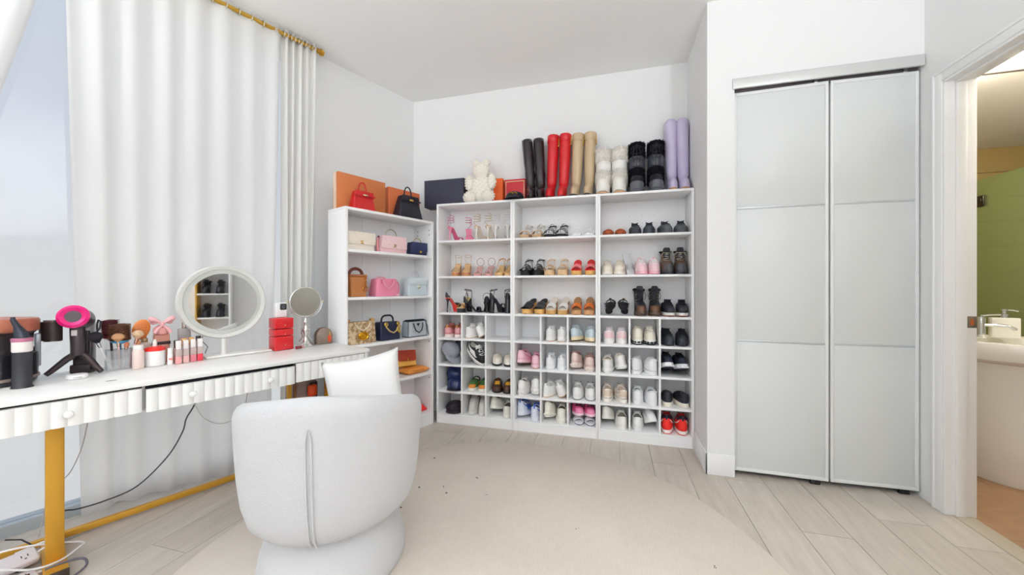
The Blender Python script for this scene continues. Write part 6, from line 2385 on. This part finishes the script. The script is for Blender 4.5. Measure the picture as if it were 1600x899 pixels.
def power_strip(label, l, d, z, rz, tilt, n, cable):
    t = thing('power_strip', label, 'power strip', W(l, d, z), WROT + R(rz))
    t.rotation_euler = (R(tilt), 0, WROT + R(rz))
    MB().box(-.13, .13, -.036, .036, 0, .032, .008, 3).build('housing', mat('#dcd6da', .45), t)
    for i in range(n):
        x = -.095 + .19 * i / (n - 1)
        q = MB()
        q.box(x - .010, x - .007, -.006, .006, .0315, .0328)
        q.box(x + .007, x + .010, -.006, .006, .0315, .0328)
        q.box(x - .003, x + .003, -.017, -.012, .0315, .0328)
        q.build('socket', mat('#4a3c40', .6), t)
    MB().tube(cable, .0045, 7).build('cable', mat('#efecec', .5), t)
    return t
power_strip('white power strip lying tilted over the other by the desk leg', -.085, -2.545, .050, 14, 24, 3, [(.12, 0, .02), (.17, .01, .03), (.20, .05, .0), (.17, .09, -.03), (.10, .10, -.045)])
power_strip('white power strip flat on the floor under the tilted one', -.088, -2.462, .0015, 12, 0, 4, [(.12, 0, .016), (.16, .0, .02), (.185, -.03, .012), (.17, -.06, .006), (.12, -.08, .005)])
pg = thing('plug_adapter', 'black power adapter plugged in beside the gold leg', 'plug', W(.005, -2.63, .0008), WROT + R(40))
MB().box(-.035, .035, -.022, .022, 0, .05, .006, 2).build('body', mat('#181b2a', .45), pg)
MB().tube([(.03, 0, .045), (.04, .01, .07), (.03, .04, .10), (.0, .07, .12)], .003, 6).build('cable', mat('#1c1c20', .5), pg)
wd_ = thing('cable_tray', 'brown wooden cable tray on the floor behind the gold leg', 'tray', W(-.14, -2.405, .0008), WROT + R(12))
MB().box(-.17, .17, -.02, .02, 0, .016, .002).build('base', mat('#5b3a22', .6), wd_)
MB().box(-.17, .17, .014, .020, .016, .045, .002).build('side', mat('#5b3a22', .6), wd_)

def cable(name, label, pts, r, col, px=True):
    o = MB().tube(pts, r, 6).build(name, mat(col, .5), None, 80)
    o.rotation_euler = (0, 0, WROT)
    return tag(o, label, 'cable')
def smooth_path(pts, n=6):
    P = [Vector(p) for p in pts]
    out = []
    for i in range(len(P) - 1):
        p0, p1, p2, p3 = P[max(i - 1, 0)], P[i], P[i + 1], P[min(i + 2, len(P) - 1)]
        for k in range(n):
            t = k / n
            out.append(.5 * ((2 * p1) + (p2 - p0) * t + (2 * p0 - 5 * p1 + 4 * p2 - p3) * t * t + (3 * p1 - p0 - 3 * p2 + p3) * t ** 3))
    out.append(P[-1])
    return out
cable('black_cable', 'black cable sagging from the desk to the power strips', smooth_path([at_d(u, v, -2.715) for u, v in ((312, 612), (303, 635), (291, 655), (285, 676), (262, 714), (215, 760), (165, 783), (122, 796), (98, 800), (70, 818))]), .0035, '#3a3a42')
cable('white_cable', 'thin white cable looping below the middle drawers', smooth_path([at_d(u, v, -2.70) for u, v in ((300, 615), (305, 634), (318, 653), (340, 663), (362, 658), (378, 645), (384, 630), (387, 612))]), .0022, '#c9c4c2')
cable('white_cable', 'thin white cable hanging beside the gold leg', smooth_path([at_d(u, v, -2.66) for u, v in ((138, 655), (133, 680), (126, 705), (110, 738), (92, 757), (72, 790), (66, 815), (60, 840))]), .0022, '#b8b0ae')
cable('grey_cable', 'thick grey cable bent into a loop at the foot of the leg', smooth_path([(.06, 2.43, .05), (.11, 2.42, .055), (.16, 2.415, .045), (.17, 2.40, .02), (.14, 2.375, .008), (.09, 2.36, .006), (.02, 2.36, .006)]), .0045, '#5c5a62')
cable('white_cable', 'white cable lying in a wide loop round the gold leg', smooth_path([(-.10, 2.60, .10), (-.04, 2.585, .115), (.04, 2.575, .10), (.12, 2.57, .07), (.17, 2.555, .05), (.16, 2.525, .05), (.10, 2.46, .05), (.03, 2.45, .06), (-.05, 2.46, .10), (-.10, 2.47, .105)]), .0042, '#f0eeee')

# ---------------------------------------------------------------- shoe shelf on the right wall, seen in the vanity mirror
sr = thing('shoe_shelf', 'narrow white and gold shelf of dark boots in the mirror reflection', 'shelf', (XR - .0145, .92, 0), 0)
for y in (0, .352):
    MB().box(-.27, 0, y, y + .018, 0, 2.0, .001).build('side_panel', rack_white if y else gold_soft, sr)
for z in (.06, .42, .78, 1.10, 1.40, 1.72, 1.982):
    MB().box(-.268, -.005, .018, .352, z, z + .018, .001).build('shelf', rack_white, sr)
MB().box(-.006, 0, .018, .352, 0, 2.0).build('back_panel', rack_white, sr)
sp1 = lace_boot('dark ankle boot on the narrow shelf by the bathroom door', 'dark boots on the narrow shelf', '#1b1d26', '#22242c', lace='#15161c', cuff='#1b1d26', shaft_h=.13)
for (y, z, w_) in ((1.02, 1.418, 'top'), (1.17, 1.418, 'top'), (1.02, 1.118, 'middle'), (1.17, 1.118, 'middle'), (1.02, .798, 'lower'), (1.17, .798, 'lower')):
    o = sp1 if (y, z) == (1.02, 1.418) else dup(sp1)
    o['label'] = 'dark ankle boot on the %s board of the narrow shelf%s' % (w_, ', nearer the bathroom door' if y > 1.1 else ', farther from the bathroom')
    settle(o, XR - .158, y, z, (0, 0, R(-90)))

# tell the two shoes of a pair apart by what lies at either end of the racks
_pairs = {}
for o in bpy.data.objects:
    if o.parent is None and str(o.get('group', '')).startswith('pair of'):
        _pairs.setdefault(o['group'], []).append(o)
for g_, os_ in _pairs.items():
    if len(os_) == 2 and os_[0]['label'] == os_[1]['label']:
        os_.sort(key=lambda o: o.location.x)
        os_[0]['label'] = os_[0]['label'] + ', nearer the bookcase'
        os_[1]['label'] = os_[1]['label'] + ', nearer the closet'
